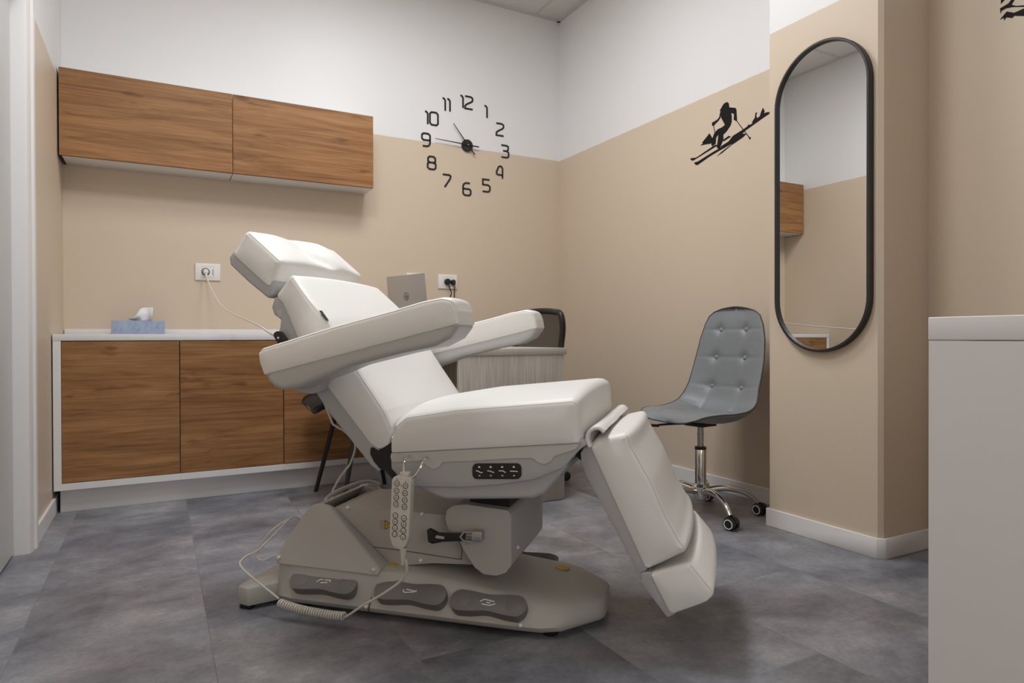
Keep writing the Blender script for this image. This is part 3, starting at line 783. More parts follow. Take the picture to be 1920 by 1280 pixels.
for i in range(len(g)-1):
    for k in range(14): bm.faces.new((g[i][k], g[i][k+1], g[i+1][k+1], g[i+1][k]))
o = finish(bm, 'seat_shell', 'blk', t, 80); md = o.modifiers.new('s', 'SOLIDIFY'); md.thickness = .008; md.offset = -1
LEG = [((.17, -.19), (.07, -.13)), ((.125, .20), (.03, .13)), ((-.2, -.19), (-.1, -.12)), ((-.2, .17), (-.1, .12))]
for (bx_, by_), (tx_, ty_) in LEG:
    bm = bmesh.new(); tube(bm, [(bx_, by_, .0), (tx_, ty_, .435)], .010, 12, taper=[.0105, .013]); finish(bm, 'leg', 'blk', t)
bm = bmesh.new(); tube(bm, [(.07, -.13, .43), (-.1, -.12, .43)], .008, 8); tube(bm, [(.03, .13, .43), (-.1, .12, .43)], .008, 8); tube(bm, [(0, -.12, .43), (0, .12, .43)], .008, 8); finish(bm, 'under_frame', 'blk', t)

# ------------------------------------------------------------ grey tufted rolling chair
RCX, RCY = -.41, -1.825
rc = thing('rolling_chair', 'grey button-tufted rolling chair with chrome star base, left of the pillar', 'chair', (RCX, RCY, 0), PI+math.radians(6))
gp = [(.205, .428), (.185, .447), (.12, .452), (.03, .442), (-.06, .437), (-.125, .452), (-.168, .492), (-.196, .56), (-.216, .66), (-.234, .77), (-.250, .87), (-.258, .938)]
path = smooth_path([Vector((p[0], 0, p[1])) for p in gp], 6); n = len(path)
S = [0]
for a, b in zip(path, path[1:]): S.append(S[-1]+(b-a).length)
tot = S[-1]
def gwid(v):
    ks = [(0, .11), (.01, .145), (.03, .178), (.06, .198), (.11, .213), (.30, .222), (.45, .212), (.55, .198), (.70, .192), (.82, .180), (.90, .162), (.95, .142), (.975, .114), (.99, .074), (.997, .038), (1, .006)]
    for (a, x), (b, y) in zip(ks, ks[1:]):
        if a <= v <= b: return x+(y-x)*(v-a)/(b-a)
    return ks[-1][1]
BUT = [(u, v) for v in (.20, .38, .555, .72, .875) for u in (-.42, .42)]
def curl(v): return .018+.04*math.exp(-((v-.45)/.22)**2)
def gsurf(u, v, off=0, tuft=True):
    s = v*tot; i = 0
    while i < n-2 and S[i+1] < s: i += 1
    f = (s-S[i])/(S[i+1]-S[i]); p = path[i].lerp(path[i+1], f)
    a = path[max(i-1, 0)]; b = path[min(i+2, n-1)]; tt = (b-a).normalized(); nn = Vector((tt.z, 0, -tt.x))
    if v < .4: nn = nn if nn.z > 0 else -nn
    elif nn.x < 0: nn = -nn
    w_ = gwid(v)
    d = off+curl(v)*abs(u)**2.4*1.0
    if tuft:
        edge = (1-abs(u)**6)*(1-abs(2*v-1)**10)
        d += .020*edge
        for bu, bv in BUT:
            rr = ((u-bu)*w_)**2+((v-bv)*tot)**2
            d -= .011*math.exp(-rr/.0006)
        for bv in (.20, .38, .555, .72, .875): d -= .0028*math.exp(-(((v-bv)*tot)/.007)**2)*edge
        for bu in (-.42, .42): d -= .0028*math.exp(-(((u-bu)*w_)/.007)**2)*edge
    return p+Vector((0, u*w_, 0))+nn*d, nn
NU, NV = 44, 110
def VV(j, N): return 1-(1-j/N)**1.5
bm = bmesh.new()
top = [[bm.verts.new(gsurf(-1+2*i/NU, VV(j, NV))[0]) for i in range(NU+1)] for j in range(NV+1)]
bot = [[bm.verts.new(gsurf(-1+2*i/NU, VV(j, NV), -.002, False)[0]) for i in range(NU+1)] for j in range(NV+1)]
for j in range(NV):
    for i in range(NU):
        bm.faces.new((top[j][i], top[j][i+1], top[j+1][i+1], top[j+1][i])); bm.faces.new((bot[j][i], bot[j+1][i], bot[j+1][i+1], bot[j][i+1]))
for j in range(NV):
    bm.faces.new((top[j][0], top[j+1][0], bot[j+1][0], bot[j][0])); bm.faces.new((top[j][NU], bot[j][NU], bot[j+1][NU], top[j+1][NU]))
for i in range(NU):
    bm.faces.new((top[0][i], bot[0][i], bot[0][i+1], top[0][i+1])); bm.faces.new((top[NV][i], top[NV][i+1], bot[NV][i+1], bot[NV][i]))
ucu = finish(bm, 'upholstery', 'grey', rc, 70)
bm = bmesh.new(); NB = 30
t1 = [[bm.verts.new(gsurf(-1+2*i/NU, VV(j, NB), -.003, False)[0]) for i in range(NU+1)] for j in range(NB+1)]
def under(i, j):
    p, nn = gsurf(-1+2*i/NU, VV(j, NB), -.003, False); u = -1+2*i/NU; v = VV(j, NB)
    return p-nn*(.022*(1-abs(u)**4)*(1-abs(2*v-1)**6)+.004)
t2 = [[bm.verts.new(under(i, j)) for i in range(NU+1)] for j in range(NB+1)]
for j in range(NB):
    for i in range(NU):
        bm.faces.new((t1[j][i], t1[j][i+1], t1[j+1][i+1], t1[j+1][i])); bm.faces.new((t2[j][i], t2[j+1][i], t2[j+1][i+1], t2[j][i+1]))
for j in range(NB):
    bm.faces.new((t1[j][0], t1[j+1][0], t2[j+1][0], t2[j][0])); bm.faces.new((t1[j][NU], t2[j][NU], t2[j+1][NU], t1[j+1][NU]))
for i in range(NU):
    bm.faces.new((t1[0][i], t2[0][i], t2[0][i+1], t1[0][i+1])); bm.faces.new((t1[NB][i], t1[NB][i+1], t2[NB][i+1], t2[NB][i]))
finish(bm, 'seat_shell', 'greyshell', rc, 70)
bm = bmesh.new(); loop = [gsurf(-1, VV(j, NV), -.001, False)[0] for j in range(NV+1)]+[gsurf(-1+2*i/NU, 1, -.001, False)[0] for i in range(1, NU)]+[gsurf(1, VV(NV-j, NV), -.001, False)[0] for j in range(NV+1)]+[gsurf(1-2*i/NU, 0, -.001, False)[0] for i in range(1, NU)]
tube(bm, loop, .0032, 8, True); finish(bm, 'piping', 'greyp', rc)
for bu, bv in BUT:
    p, nn = gsurf(bu, bv)
    bm = bmesh.new(); q = Vector((0, 0, 1)).rotation_difference(nn).to_matrix().to_4x4()
    lathe(bm, [(.0120, -.004), (.0125, .003), (.0095, .0075), (.004, .0095)], seg=18, T=Matrix.Translation(p) @ q); finish(bm, 'button', 'grey', rc, 60)
bm = bmesh.new(); bx(bm, -.05, .05, -.05, .05, .398, .414, .002); finish(bm, 'seat_plate', 'blk', rc)
bm = bmesh.new(); tube(bm, [(.03, -.05, .405), (.07, -.13, .396), (.09, -.17, .390)], .005, 8); bx(bm, -.03, .03, -.009, .009, -.006, .006, .003, 2, Matrix.Translation((.10, -.195, .386)) @ Matrix.Rotation(math.radians(-62), 4, 'Z')); finish(bm, 'height_lever', 'blk', rc)
bm = bmesh.new(); lathe(bm, [(.0135, .30), (.0135, .398)], seg=24); lathe(bm, [(.0150, .355), (.0150, .362)], seg=24); finish(bm, 'gas_piston', 'steel', rc)
bm = bmesh.new(); lathe(bm, [(.0245, .135), (.0245, .296), (.022, .300)], seg=32); oo = finish(bm, 'column_cover', 'chrome', rc)
bm = bmesh.new(); lathe(bm, [(.0255, .292), (.0255, .303), (.018, .305)], seg=32); finish(bm, 'collar', 'blk', rc)
bm = bmesh.new(); lathe(bm, [(.020, .062), (.030, .07), (.036, .10), (.038, .125), (.028, .137)], seg=32); finish(bm, 'hub', 'chrome', rc)
for k in range(5):
    wa = math.radians(-106+72*k); la = wa-(PI+math.radians(6)); d = Vector((math.cos(la), math.sin(la), 0))
    bm = bmesh.new(); arc = smooth_path([Vector((0, 0, .105))+d*.02, Vector((0, 0, .118))+d*.09, Vector((0, 0, .112))+d*.16, Vector((0, 0, .09))+d*.215, Vector((0, 0, .055))+d*.250], 5)
    tp = [.017-.006*i/(len(arc)-1) for i in range(len(arc))]
    tube(bm, arc, .014, 12, taper=tp); finish(bm, 'base_arm', 'chrome', rc)
    sw = wa+[.5, -.9, 1.3, .4, 2.0][k]; ls = sw-(PI+math.radians(6)); q = d*.2587
    bm = bmesh.new(); Tc = Matrix.Translation((q.x, q.y, .0265)) @ Matrix.Rotation(ls, 4, 'Z') @ Matrix.Rotation(PI/2, 4, 'X')
    for s in (-1, 1): lathe(bm, [(.020, -.009), (.0262, -.007), (.0262, .007), (.021, .009)], c=(0, 0, s*.015), seg=24, T=Tc)
    prism(bm, [(.027*math.cos(a), .027*math.sin(a)+.004) for a in [PI*j/10 for j in range(11)]], -.006, .006, 'z', 0, 1, Tc)
    tube(bm, [q+Vector((0, 0, .028)), q+Vector((0, 0, .058))], .007, 8)
    cs = finish(bm, 'caster', 'blk', rc); 
    for s in (-1, 1):
        bm2 = bmesh.new(); lathe(bm2, [(.0165, -.001), (.0205, -.001), (.0205, .0016), (.0165, .0016)], c=(0, 0, s*.0247), seg=24, T=Tc, ring_closed=True); finish(bm2, 'rim_ring', 'wht', cs)

# ------------------------------------------------------------ treatment chair (local x: towards the feet, y: away from the camera)
tc = thing('treatment_chair', 'white electric treatment chair with grey plastic base, tilted back in mid room', 'treatment chair', (-1.7127, -2.2469, 0), math.radians(-44.3))
up = lambda a, h, n: 1 if n.y > .25 else 0
CU = M['cushion']
# headrest
hp = [(-.642, 1.12), (-.522, 1.02), (-.563, .943), (-.692, 1.047)]
def hshape(a, h, s):
    t_ = max(0, min(1, ((a+.642)*.77+(1.12-h)*.64)/.156))     # 0 at the head end, 1 at the neck end
    f = max(0, math.sin(PI*t_))**.6
    sc = -.16+.42*t_*t_
    d = s-sc
    valley = -.020*math.exp(-(d/(.09 if d > 0 else .22))**2)*(.5+.5*t_)
    lobes = .006*math.exp(-((s+.5)/.3)**2)+.017*math.exp(-((s-.42)/.30)**2)
    return (valley+lobes)*f
pad('headrest_cushion', hp, .24, CU, tc, .016, .014, .006, lambda a, h, n: 1 if n.y > .5 and n.x > 0 else 0, .006, shape=hshape, seam=lambda a, h, n: n.x > .45 and n.y > .45 or (n.y < -.2 and False), stations=26)
sh = [(-.685, 1.062), (-.706, 1.040), (-.702, 1.017), (-.644, .968), (-.572, .915), (-.553, .925), (-.548, .965)]
pad('headrest_shell', sh, .236, M['shell'], tc, .008, .008, 0, None, .0008, lower=1)
# back
def bw(a, h):
    t_ = max(0, min(1, (-.375-a)/.19)); return 1-.20*t_*t_*(3-2*t_)
bp = [(-.480, .984), (-.345, .850), (-.235, .691), (-.172, .605), (-.147, .553), (-.153, .515), (-.187, .498), (-.214, .512), (-.357, .678), (-.453, .802), (-.519, .899), (-.553, .922)]
backc = pad('backrest_cushion', bp, .29, CU, tc, .016, [.016, 0, 0, .02, .03, .02, .02, .02, 0, 0, 0, .014], .012, lambda a, h, n: 1 if n.x > .4 and n.y > .35 else 0, .006, wf=bw, seam=lambda a, h, n: n.x > .2 and n.y > .1, stations=20)
bs = [(-.553, .919), (-.564, .889), (-.556, .868), (-.530, .853), (-.533, .832), (-.540, .814), (-.522, .788), (-.428, .660), (-.385, .652), (-.336, .588), (-.214, .455), (-.190, .440), (-.176, .462), (-.200, .525), (-.345, .690), (-.440, .814), (-.508, .910)]
pad('backrest_shell', bs, .286, M['shell'], tc, .005, .006, 0, None, .0008, wf=bw, lower=1)
bm = bmesh.new()
prism(bm, fillet([(-.542, .880), (-.528, .886), (-.520, .865), (-.536, .858)], .006, 3), -.236, -.2325, 'y'); finish(bm, 'shell_recess', 'shell2', tc)
bm = bmesh.new(); prism(bm, fillet([(-.312, .578), (-.29, .572), (-.268, .548), (-.284, .545), (-.30, .558)], .006, 3), -.2835, -.2805, 'y')
finish(bm, 'shell_recess', 'shell2', tc)
bm = bmesh.new(); disc = [(-.515+.021*math.cos(2*PI*k/24), .792+.017*math.sin(2*PI*k/24)) for k in range(24)]
prism(bm, fillet([(-.540, .812), (-.517, .822), (-.478, .775), (-.50, .757)], .012, 4), -.262, -.245, 'y', .003, 2)
finish(bm, 'hinge_cap', 'blk', tc)
bm = bmesh.new(); lathe(bm, [(.003, 0), (.003, .002)], c=(0, 0, 0), seg=12, T=Matrix.Translation((-.517, -.2625, .800)) @ Matrix.Rotation(PI/2, 4, 'X')); lathe(bm, [(.002, 0), (.002, .002)], c=(0, 0, 0), seg=12, T=Matrix.Translation((-.509, -.2625, .785)) @ Matrix.Rotation(PI/2, 4, 'X')); finish(bm, 'screw', 'wht', tc)
bm = bmesh.new(); bx(bm, -.017, .017, -.008, .004, -.0008, .0008, 0, 1, Matrix.Translation((-.354, -.285, .861)) @ Matrix.Rotation(math.atan2(.137, .108), 4, 'Y')); finish(bm, 'maker_tag', 'blk', tc)
bm = bmesh.new(); tube(bm, [(-.60, -.06, .962), (-.545, -.06, .893)], .012, 10); tube(bm, [(-.60, .06, .962), (-.545, .06, .893)], .012, 10); finish(bm, 'headrest_bracket', 'steel', tc)
# black joint between back and seat
bm = bmesh.new(); prism(bm, fillet([(-.213, .509), (-.187, .496), (-.140, .53), (-.135, .46), (-.120, .41), (-.150, .425), (-.167, .443), (-.186, .449), (-.204, .468), (-.2145, .488)], .006, 3), -.2885, .2885, 'y', .002, 1); finish(bm, 'back_hinge_cover', 'blkm', tc)
# seat
sp = [(-.149, .493), (-.149, .537), (-.138, .566), (-.104, .592), (.037, .616), (.167, .629), (.31, .643), (.352, .648), (.359, .54)]
pad('seat_cushion', sp, .30, CU, tc, .016, [.008, .01, .02, .04, 0, 0, 0, .016, .008], .030, lambda a, h, n: 1 if n.y > .5 else (.35 if n.x > .6 else 0), .006, seam=lambda a, h, n: (n.y > .35), crown_pow=3.2, stations=20)
uz = [(-.152, .492), (-.150, .452), (-.123, .426), (-.098, .408), (.05, .414), (.15, .427), (.24, .445), (.315, .478), (.352, .521), (.372, .537), (.36, .555), (-.14, .51)]
pad('seat_shell', uz, .293, M['shell'], tc, .006, .006, 0, None, .0008)
lz = [(-.11, .420), (-.086, .404), (-.029, .382), (.0, .376), (.235, .393), (.262, .406), (.325, .482), (.30, .50), (.15, .46), (-.08, .44)]
pad('seat_underpan', lz, .282, M['shell'], tc, .012, .01, 0, None, .0008, lower=1)
wavy = [(-.152, .4925), (-.147, .470), (-.060, .478), (-.048, .466), (-.03, .458), (-.012, .464), (-.003, .478), (.08, .485), (.19, .497), (.238, .500), (.252, .489), (.268, .486), (.284, .493), (.292, .507), (.325, .519), (.345, .526), (.36, .5405)]
for s in (-1, 1):
    bm = bmesh.new(); prism(bm, fillet(wavy, .008, 4), s*.2885, s*.2965, 'y', .001, 1); finish(bm, 'side_trim', 'trimgrey', tc)
# button panel
bm = bmesh.new(); PT = lambda a, h: (a, h)
def skew(a, h): return h+(a-.144)*.055
rr = fillet([(.079, .4415), (.209, .4415), (.209, .4815), (.079, .4815)], .013, 6)
prism(bm, [(a, skew(a, h)) for a, h in rr], -.2915, -.2965, 'y', .001, 1); cp = finish(bm, 'control_panel', 'blk', tc)
bm = bmesh.new(); f3 = lambda u, v, d: Vector((u, d, v))
for k in range(4):
    x = .098+.0305*k; z = .4615
    L_ = [[(x-.003, skew(x, z+.010)), (x+.003, skew(x, z+.010))], [(x-.0015, skew(x, z+.0125)), (x+.0015, skew(x, z+.0125))],
          [(x-.002, skew(x, z-.011)), (x+.003, skew(x, z-.011))]]
    if k < 3: L_.append([(x-.009, skew(x, z+.001)), (x-.003, skew(x, z+.0005)), (x+.002, skew(x, z-.0025+.002*k)), (x+.009, skew(x, z-.003))])
    else: L_.append([(x-.010, skew(x, z)), (x+.010, skew(x, z))])
    strokes(bm, L_, .0022, f3, -.2960, -.2970)
finish(bm, 'symbol', 'symbol_white', cp)
# leg rest
lp = [(.373, .529), (.392, .547), (.469, .566), (.478, .534), (.524, .454), (.562, .367), (.591, .314), (.611, .290), (.520, .237), (.508, .238)]
legc = pad('legrest_cushion', lp, .26, CU, tc, .016, [.012, .02, .014, 0, 0, 0, 0, .012, .01, .008], .016, lambda a, h, n: 1 if n.x > .5 else (.4 if n.y > .7 else 0), .008, seam=lambda a, h, n: n.x > .45, stations=20)
ls_ = [(.376, .532), (.366, .537), (.351, .511), (.352, .492), (.366, .452), (.492, .225), (.508, .228), (.522, .244), (.390, .535)]
pad('legrest_shell', ls_, .256, M['shell'], tc, .005, .005, 0, None, .0008)
for (a, h) in ((.374, .452), (.477, .268)):
    bm = bmesh.new()
    T = Matrix.Translation((a, 0, h)) @ Matrix.Rotation(math.atan2(.227, .126), 4, 'Y')
    bx(bm, -.018, .018, -.2535, -.2505, -.0045, .0045, .001, 1, T)
    finish(bm, 'clip_slot', 'wht', tc)
fp = [(.519, .226), (.616, .261), (.675, .192), (.655, .172), (.639, .163), (.576, .133), (.566, .136)]
pad('footrest_cushion', fp, .26, CU, tc, .014, [.008, .014, .02, .012, .01, .01, .01], .020, lambda a, h, n: 1 if n.x > .45 and n.y > .2 else 0, .008, seam=lambda a, h, n: n.x > .3 and n.y > .3, stations=20)
fs_ = [(.519, .229), (.500, .226), (.499, .201), (.562, .122), (.576, .130), (.585, .138), (.53, .225)]
pad('footrest_shell', fs_, .256, M['shell'], tc, .004, .005, 0, None, .0008)
# folded flap over the seat/leg joint
bm = bmesh.new(); pr_ = smooth_path([Vector((.377, 0, .528)), Vector((.370, 0, .542)), Vector((.372, 0, .560)), Vector((.384, 0, .573)), Vector((.400, 0, .576)), Vector((.412, 0, .566))], 5)
fa = [bm_ for bm_ in pr_]
g = []
for k in range(25):
    y = -.272+.544*k/24; g.append([bm.verts.new((p.x+.0006*math.sin(k*.7+i*.3), y, p.z+.0008*math.sin(k*.5))) for i, p in enumerate(fa)])
for i in range(24):
    for j in range(len(fa)-1): bm.faces.new((g[i][j], g[i+1][j], g[i+1][j+1], g[i][j+1]))
o = finish(bm, 'joint_flap', CU, tc, 80); md = o.modifiers.new('s', 'SOLIDIFY'); md.thickness = .009; md.offset = 0
bm = bmesh.new(); prism(bm, [(.335, .50), (.352, .545), (.372, .53), (.36, .48)], -.24, .24, 'y'); finish(bm, 'leg_hinge_cover', 'blkm', tc)
# arms
ap = [(-.441, .7725), (-.452, .764), (-.447, .735), (-.434, .704), (.099, .831), (.094, .862), (.084, .888), (.054, .8935), (.0, .884), (-.069, .866), (-.238, .8265)]
as_ = [(-.434, .705), (-.426, .690), (-.409, .674), (-.385, .667), (-.345, .672), (-.245, .708), (-.187, .730), (-.056, .761), (.034, .778), (.074, .797), (.099, .829), (.085, .842), (-.425, .722)]
for s in (-1, 1):
    pad('armrest_cushion', ap, .060, CU, tc, .012, [.012, .012, 0, .004, .006, .025, .022, .03, .05, .1, .2], .004, lambda a, h, n: 1 if n.y > .6 else 0, .004, y0=s*.380, seam=lambda a, h, n: n.y > .5, stations=8, step=.008)
    pad('armrest_shell', as_, .0575, M['shell2'], tc, .014, .010, 0, None, .0008, y0=s*.380, stations=6, lower=1)
    bm = bmesh.new(); prism(bm, fillet([(-.43, .70), (-.40, .655), (-.35, .650), (-.33, .69)], .01, 4), s*.27, s*.345, 'y', .004, 2); finish(bm, 'armrest_bracket', 'shell', tc)

# ---- base
def wbase(a):
    ks = [(-.60, .16), (-.575, .192), (-.52, .205), (.18, .208), (.235, .204), (.285, .182), (.372, .082), (.382, .058)]
    for (x, y), (x2, y2) in zip(ks, ks[1:]):
        if x <= a <= x2: return y+(y2-y)*(a-x)/(x2-x)
    return ks[-1][1]
def hdeck(a):
    ks = [(-.60, .10), (-.57, .145), (-.24, .138), (-.05, .122), (.08, .106), (.20, .094), (.30, .086), (.37, .080), (.385, .076)]
    for (x, y), (x2, y2) in zip(ks, ks[1:]):
        if x <= a <= x2: return y+(y2-y)*(a-x)/(x2-x)
    return ks[-1][1]
bm = bmesh.new(); rings = []
A_ = [-.588, -.575, -.55, -.52, -.45, -.35, -.25, -.15, -.05, .05, .15, .2, .235, .26, .285, .31, .34, .372, .382]
for a in A_:
    w_ = wbase(a); h_ = hdeck(a)*(1 if a > -.58 else .8); half = []
    k_ = min(1, w_/.2); q_ = max(0, min(1, (-.17-a)/.09))
    tin = .046*(1-q_)+.014*q_
    half = [(0, .018), (w_-.012, .018), (w_-.002, .023), (w_+.004, .036), (w_*.985, .055), (w_-(.030*(1-q_)+.010*q_)*k_, .055+(h_-.055)*.7), (w_-tin*k_, h_-.004), (w_-(tin+.014)*k_, h_), (w_*.5, h_+.004), (0, h_+.006)]
    ring = [Vector((a, -b, h)) for b, h in half]+[Vector((a, b, h)) for b, h in half[-2:0:-1]]
    rings.append([bm.verts.new(v) for v in ring])
for R1, R2_ in zip(rings, rings[1:]):
    for k in range(len(R1)): bm.faces.new((R1[k], R1[(k+1) % len(R1)], R2_[(k+1) % len(R1)], R2_[k]))
bm.faces.new(rings[0]); bm.faces.new(list(reversed(rings[-1])))
es = [e for e in bm.edges if len(e.link_faces) == 2 and e.calc_face_angle(0) > .45]
bmesh.ops.bevel(bm, geom=es, offset=.006, segments=3, profile=.5, affect='EDGES', clamp_overlap=True)
base = finish(bm, 'base', 'basep', tc, 40)
bm = bmesh.new(); yy = [(-.215, .145), (-.262, .02)]
tube(bm, [(-.246, -.155, .143), (-.251, -.172, .126), (-.260, -.207, .050), (-.262, -.213, .034), (-.264, -.205, .021)], .0015, 6); finish(bm, 'joint_line', 'ink', base)
# floor pads of the base
for (a, b) in ((-.50, -.16), (-.50, .16), (.25, -.15), (.25, .15)):
    bm = bmesh.new(); lathe(bm, [(.02, 0), (.022, .003), (.022, .022)], c=(a, b, 0), seg=20); finish(bm, 'foot_pad', 'blkm', tc)
# rear stabiliser bar
bm = bmesh.new(); prism(bm, [(-.684, -.218), (-.678, -.238), (-.636, -.247), (-.570, -.17), (-.55, -.10), (-.55, .10), (-.570, .17), (-.636, .247), (-.678, .238), (-.684, .218)], .012, .066, 'z', .006, 2); finish(bm, 'stabiliser_bar', 'basep', tc)
for s in (-1, 1):
    bm = bmesh.new(); bx(bm, -.672, -.636, s*.226-.012, s*.226+.012, 0, .014, .002); finish(bm, 'foot_pad', 'blkm', tc)
# rear cover: raised U around the lift
def cover(side):
    bm = bmesh.new(); s = side
    b0 = [(-.578, .150), (-.235, .144)]
    P_ = {'a': (-.578, s*.190, .148), 'b': (-.560, s*.178, .190), 'c': (-.508, s*.160, .270), 'd': (-.480, s*.152, .300), 'e': (-.448, s*.150, .306), 'f': (-.420, s*.152, .297), 'g': (-.236, s*.190, .142)}
    Q_ = {k: (v[0], s*.128, v[2]-.004) for k, v in P_.items()}
    lo = {'a2': (-.578, s*.200, .128), 'g2': (-.240, s*.200, .124)}
    outer = [Vector(P_[k]) for k in 'abcdefg']+[Vector(lo['g2']), Vector(lo['a2'])]
    inner = [Vector(Q_[k]) for k in 'abcdefg']+[Vector((-.240, s*.128, .124)), Vector((-.578, s*.128, .128))]
    A = [bm.verts.new(v) for v in outer]; B = [bm.verts.new(v) for v in inner]
    bm.faces.new(A); bm.faces.new(list(reversed(B)))
    for k in range(len(A)): bm.faces.new((A[k], B[k], B[(k+1) % len(A)], A[(k+1) % len(A)]))
    bmesh.ops.recalc_face_normals(bm, faces=bm.faces)
    bmesh.ops.bevel(bm, geom=[e for e in bm.edges if e.calc_face_angle(0) > .35], offset=.007, segments=3, profile=.5, affect='EDGES', clamp_overlap=True)
    return finish(bm, 'rear_cover', 'basep', tc, 40)
cover(-1); cover(1)
bm = bmesh.new(); prism(bm, [(-.578, .13), (-.560, .187), (-.508, .267), (-.480, .296), (-.462, .296), (-.49, .255), (-.53, .19), (-.55, .13)], -.135, .135, 'y', .003, 2); finish(bm, 'rear_panel', 'basep', tc)
bm = bmesh.new(); tube(bm, smooth_path([(-.444, -.138, .312), (-.462, -.08, .313), (-.468, 0, .314), (-.462, .085, .314), (-.440, .132, .311), (-.41, .142, .300)]), .0065, 10); finish(bm, 'rim_bead', 'shell2', tc)
# lift arm
bm = bmesh.new(); lf = [(-.455, .276), (-.40, .290), (-.235, .294), (-.05, .291), (.05, .285), (.06, .175), (.018, .157), (-.10, .150), (-.19, .136), (-.262, .122), (-.44, .15)]
prism(bm, fillet(lf, .014, 4), -.126, .126, 'y', .012, 3); lift = finish(bm, 'lift_arm', 'basep2', tc, 40)
bm = bmesh.new(); pts = [(-.337, .181), (-.20, .178), (-.03, .169), (-.017, .173), (-.014, .182), (-.014, .205), (-.03, .232)]
tube(bm, [(a, -.1262, h) for a, h in smooth_path([Vector((a, h, 0)) for a, h in pts], 3) and [(p.x, p.y) for p in smooth_path([Vector((a, h, 0)) for a, h in pts], 3)]], .0011, 6); finish(bm, 'panel_line', 'ink', lift)
# motor housing
bm = bmesh.new(); mh = [(-.041, .300), (-.037, .322), (-.015, .336), (.02, .341), (.138, .333), (.149, .322), (.149, .186), (.134, .164), (.105, .153), (.070, .154), (.045, .170), (.015, .212), (-.006, .248), (-.018, .262), (-.034, .270)]
prism(bm, fillet(mh, [.012, .012, .02, 0, .012, .012, .012, .012, .02, .02, .012, 0, .012, .012, .012], 4), -.182, .182, 'y', .013, 4); mot = finish(bm, 'motor_housing', 'basep', tc, 40)
bm = bmesh.new(); bx(bm, .02, .135, -.15, .15, .332, .402); finish(bm, 'lift_column', 'blkm', tc)
# release lever
bm = bmesh.new(); lv = [(-.087, .270), (-.079, .272), (-.055, .262), (.010, .266), (.022, .272), (.022, .247), (.008, .246), (-.04, .240), (-.070, .232), (-.083, .236)]
prism(bm, fillet(lv, .004, 3), -.205, -.193, 'y', .002, 2); lev = finish(bm, 'release_lever', 'blk', tc)
bm = bmesh.new(); prism(bm, fillet([(-.062, .249), (-.058, .257), (-.034, .255), (-.036, .248)], .002, 2), -.2063, -.2048, 'y'); finish(bm, 'grip_slot', 'shell2', lev)
bm = bmesh.new(); f3 = lambda u, v, d: Vector((u, d, v))
strokes(bm, [[(.012, .258), (.022, .272), (.045, .274), (.068, .270), (.068, .252), (.045, .248), (.022, .248), (.012, .258)], [(.030, .266), (.062, .263)]], .0045, f3, -.2065, -.196)
bx(bm, .045, .075, -.212, -.186, .250, .278, .004, 2); finish(bm, 'latch', 'steel', lev)
# screws / caps
for (a, b, h) in ((-.567, -.197, .147), (-.255, -.197, .140), (-.375, -.128, .292), (-.135, -.129, .29), (.182, -.2125, .040), (-.27, -.213, .040), (-.14, -.128, .155)):
    bm = bmesh.new(); lathe(bm, [(.0055, -.004), (.0055, .002), (.003, .0045)], seg=16, T=Matrix.Translation((a, b, h)) @ Matrix.Rotation(PI/2, 4, 'X')); finish(bm, 'screw_cap', 'wht', tc, 60)
bm = bmesh.new(); lathe(bm, [(.0055, -.004), (.0055, .002), (.003, .0045)], seg=16, T=Matrix.Translation((.150, -.12, .215)) @ Matrix.Rotation(PI/2, 4, 'Y')); finish(bm, 'screw_cap', 'wht', tc, 60)
# foot pedals
def pedal(a, b, h, tilt, icon, zr=0):
    T = Matrix.Translation((a, b, h)) @ Matrix.Rotation(zr, 4, 'Z') @ Matrix.Rotation(tilt, 4, 'X')
    t_ = bpy.data.objects.new('foot_pedal', None)
    out = []
    for k in range(48):
        th = 2*PI*k/48; x = .108*math.cos(th); 
    n_ = 60; pts = []
    for k in range(n_):
        th = 2*PI*k/n_
        cx_ = .078 if math.cos(th) >= 0 else -.078
        pts.append((cx_+.030*math.cos(th), .031*math.sin(th)))
    top_ = []; 
    dense = densify(pts, .008)
    dense = [(x, y*(1-.22*math.exp(-(x/.040)**2))) for x, y in dense]
    bm = bmesh.new(); prism(bm, dense, -.010, .022, 'z', .003, 2, T); o_ = finish(bm, 'foot_pedal', 'pedal', tc, 40)
    for s in (-1, 1):
        bm = bmesh.new(); lathe(bm, [(.026, 0), (.026, .0012), (.024, .002)], c=(s*.076, 0, .0212), seg=28, T=T); finish(bm, 'pedal_pad', 'pedal', o_)
    bm = bmesh.new(); f_ = lambda u, v, d: T @ Vector((u, v, d))
    strokes(bm, icon, .0026, f_, .0215, .0226); finish(bm, 'pedal_symbol', 'symbol_white', o_)
    return o_
ic1 = [[(-.020, -.004), (-.012, .004), (-.002, .006)], [(-.006, -.005), (.016, -.002)], [(.004, .005), (.022, .006), (.022, 0)]]
ic2 = [[(-.020, .004), (-.020, -.001), (-.014, -.004), (.012, .0), (.018, .006)], [(-.012, .006), (.02, .002)]]
ic3 = [[(-.022, .0), (-.012, .008), (.018, .004)], [(-.016, -.006), (.006, -.008), (.022, -.002)], [(-.004, .0), (.008, -.001)]]
pedal(-.412, -.192, .078, math.radians(40), ic1)
pedal(-.139, -.190, .076, math.radians(40), ic2)
pedal(.089, -.190, .070, math.radians(38), ic3)
pedal(.089, .190, .070, math.radians(-38), ic3)
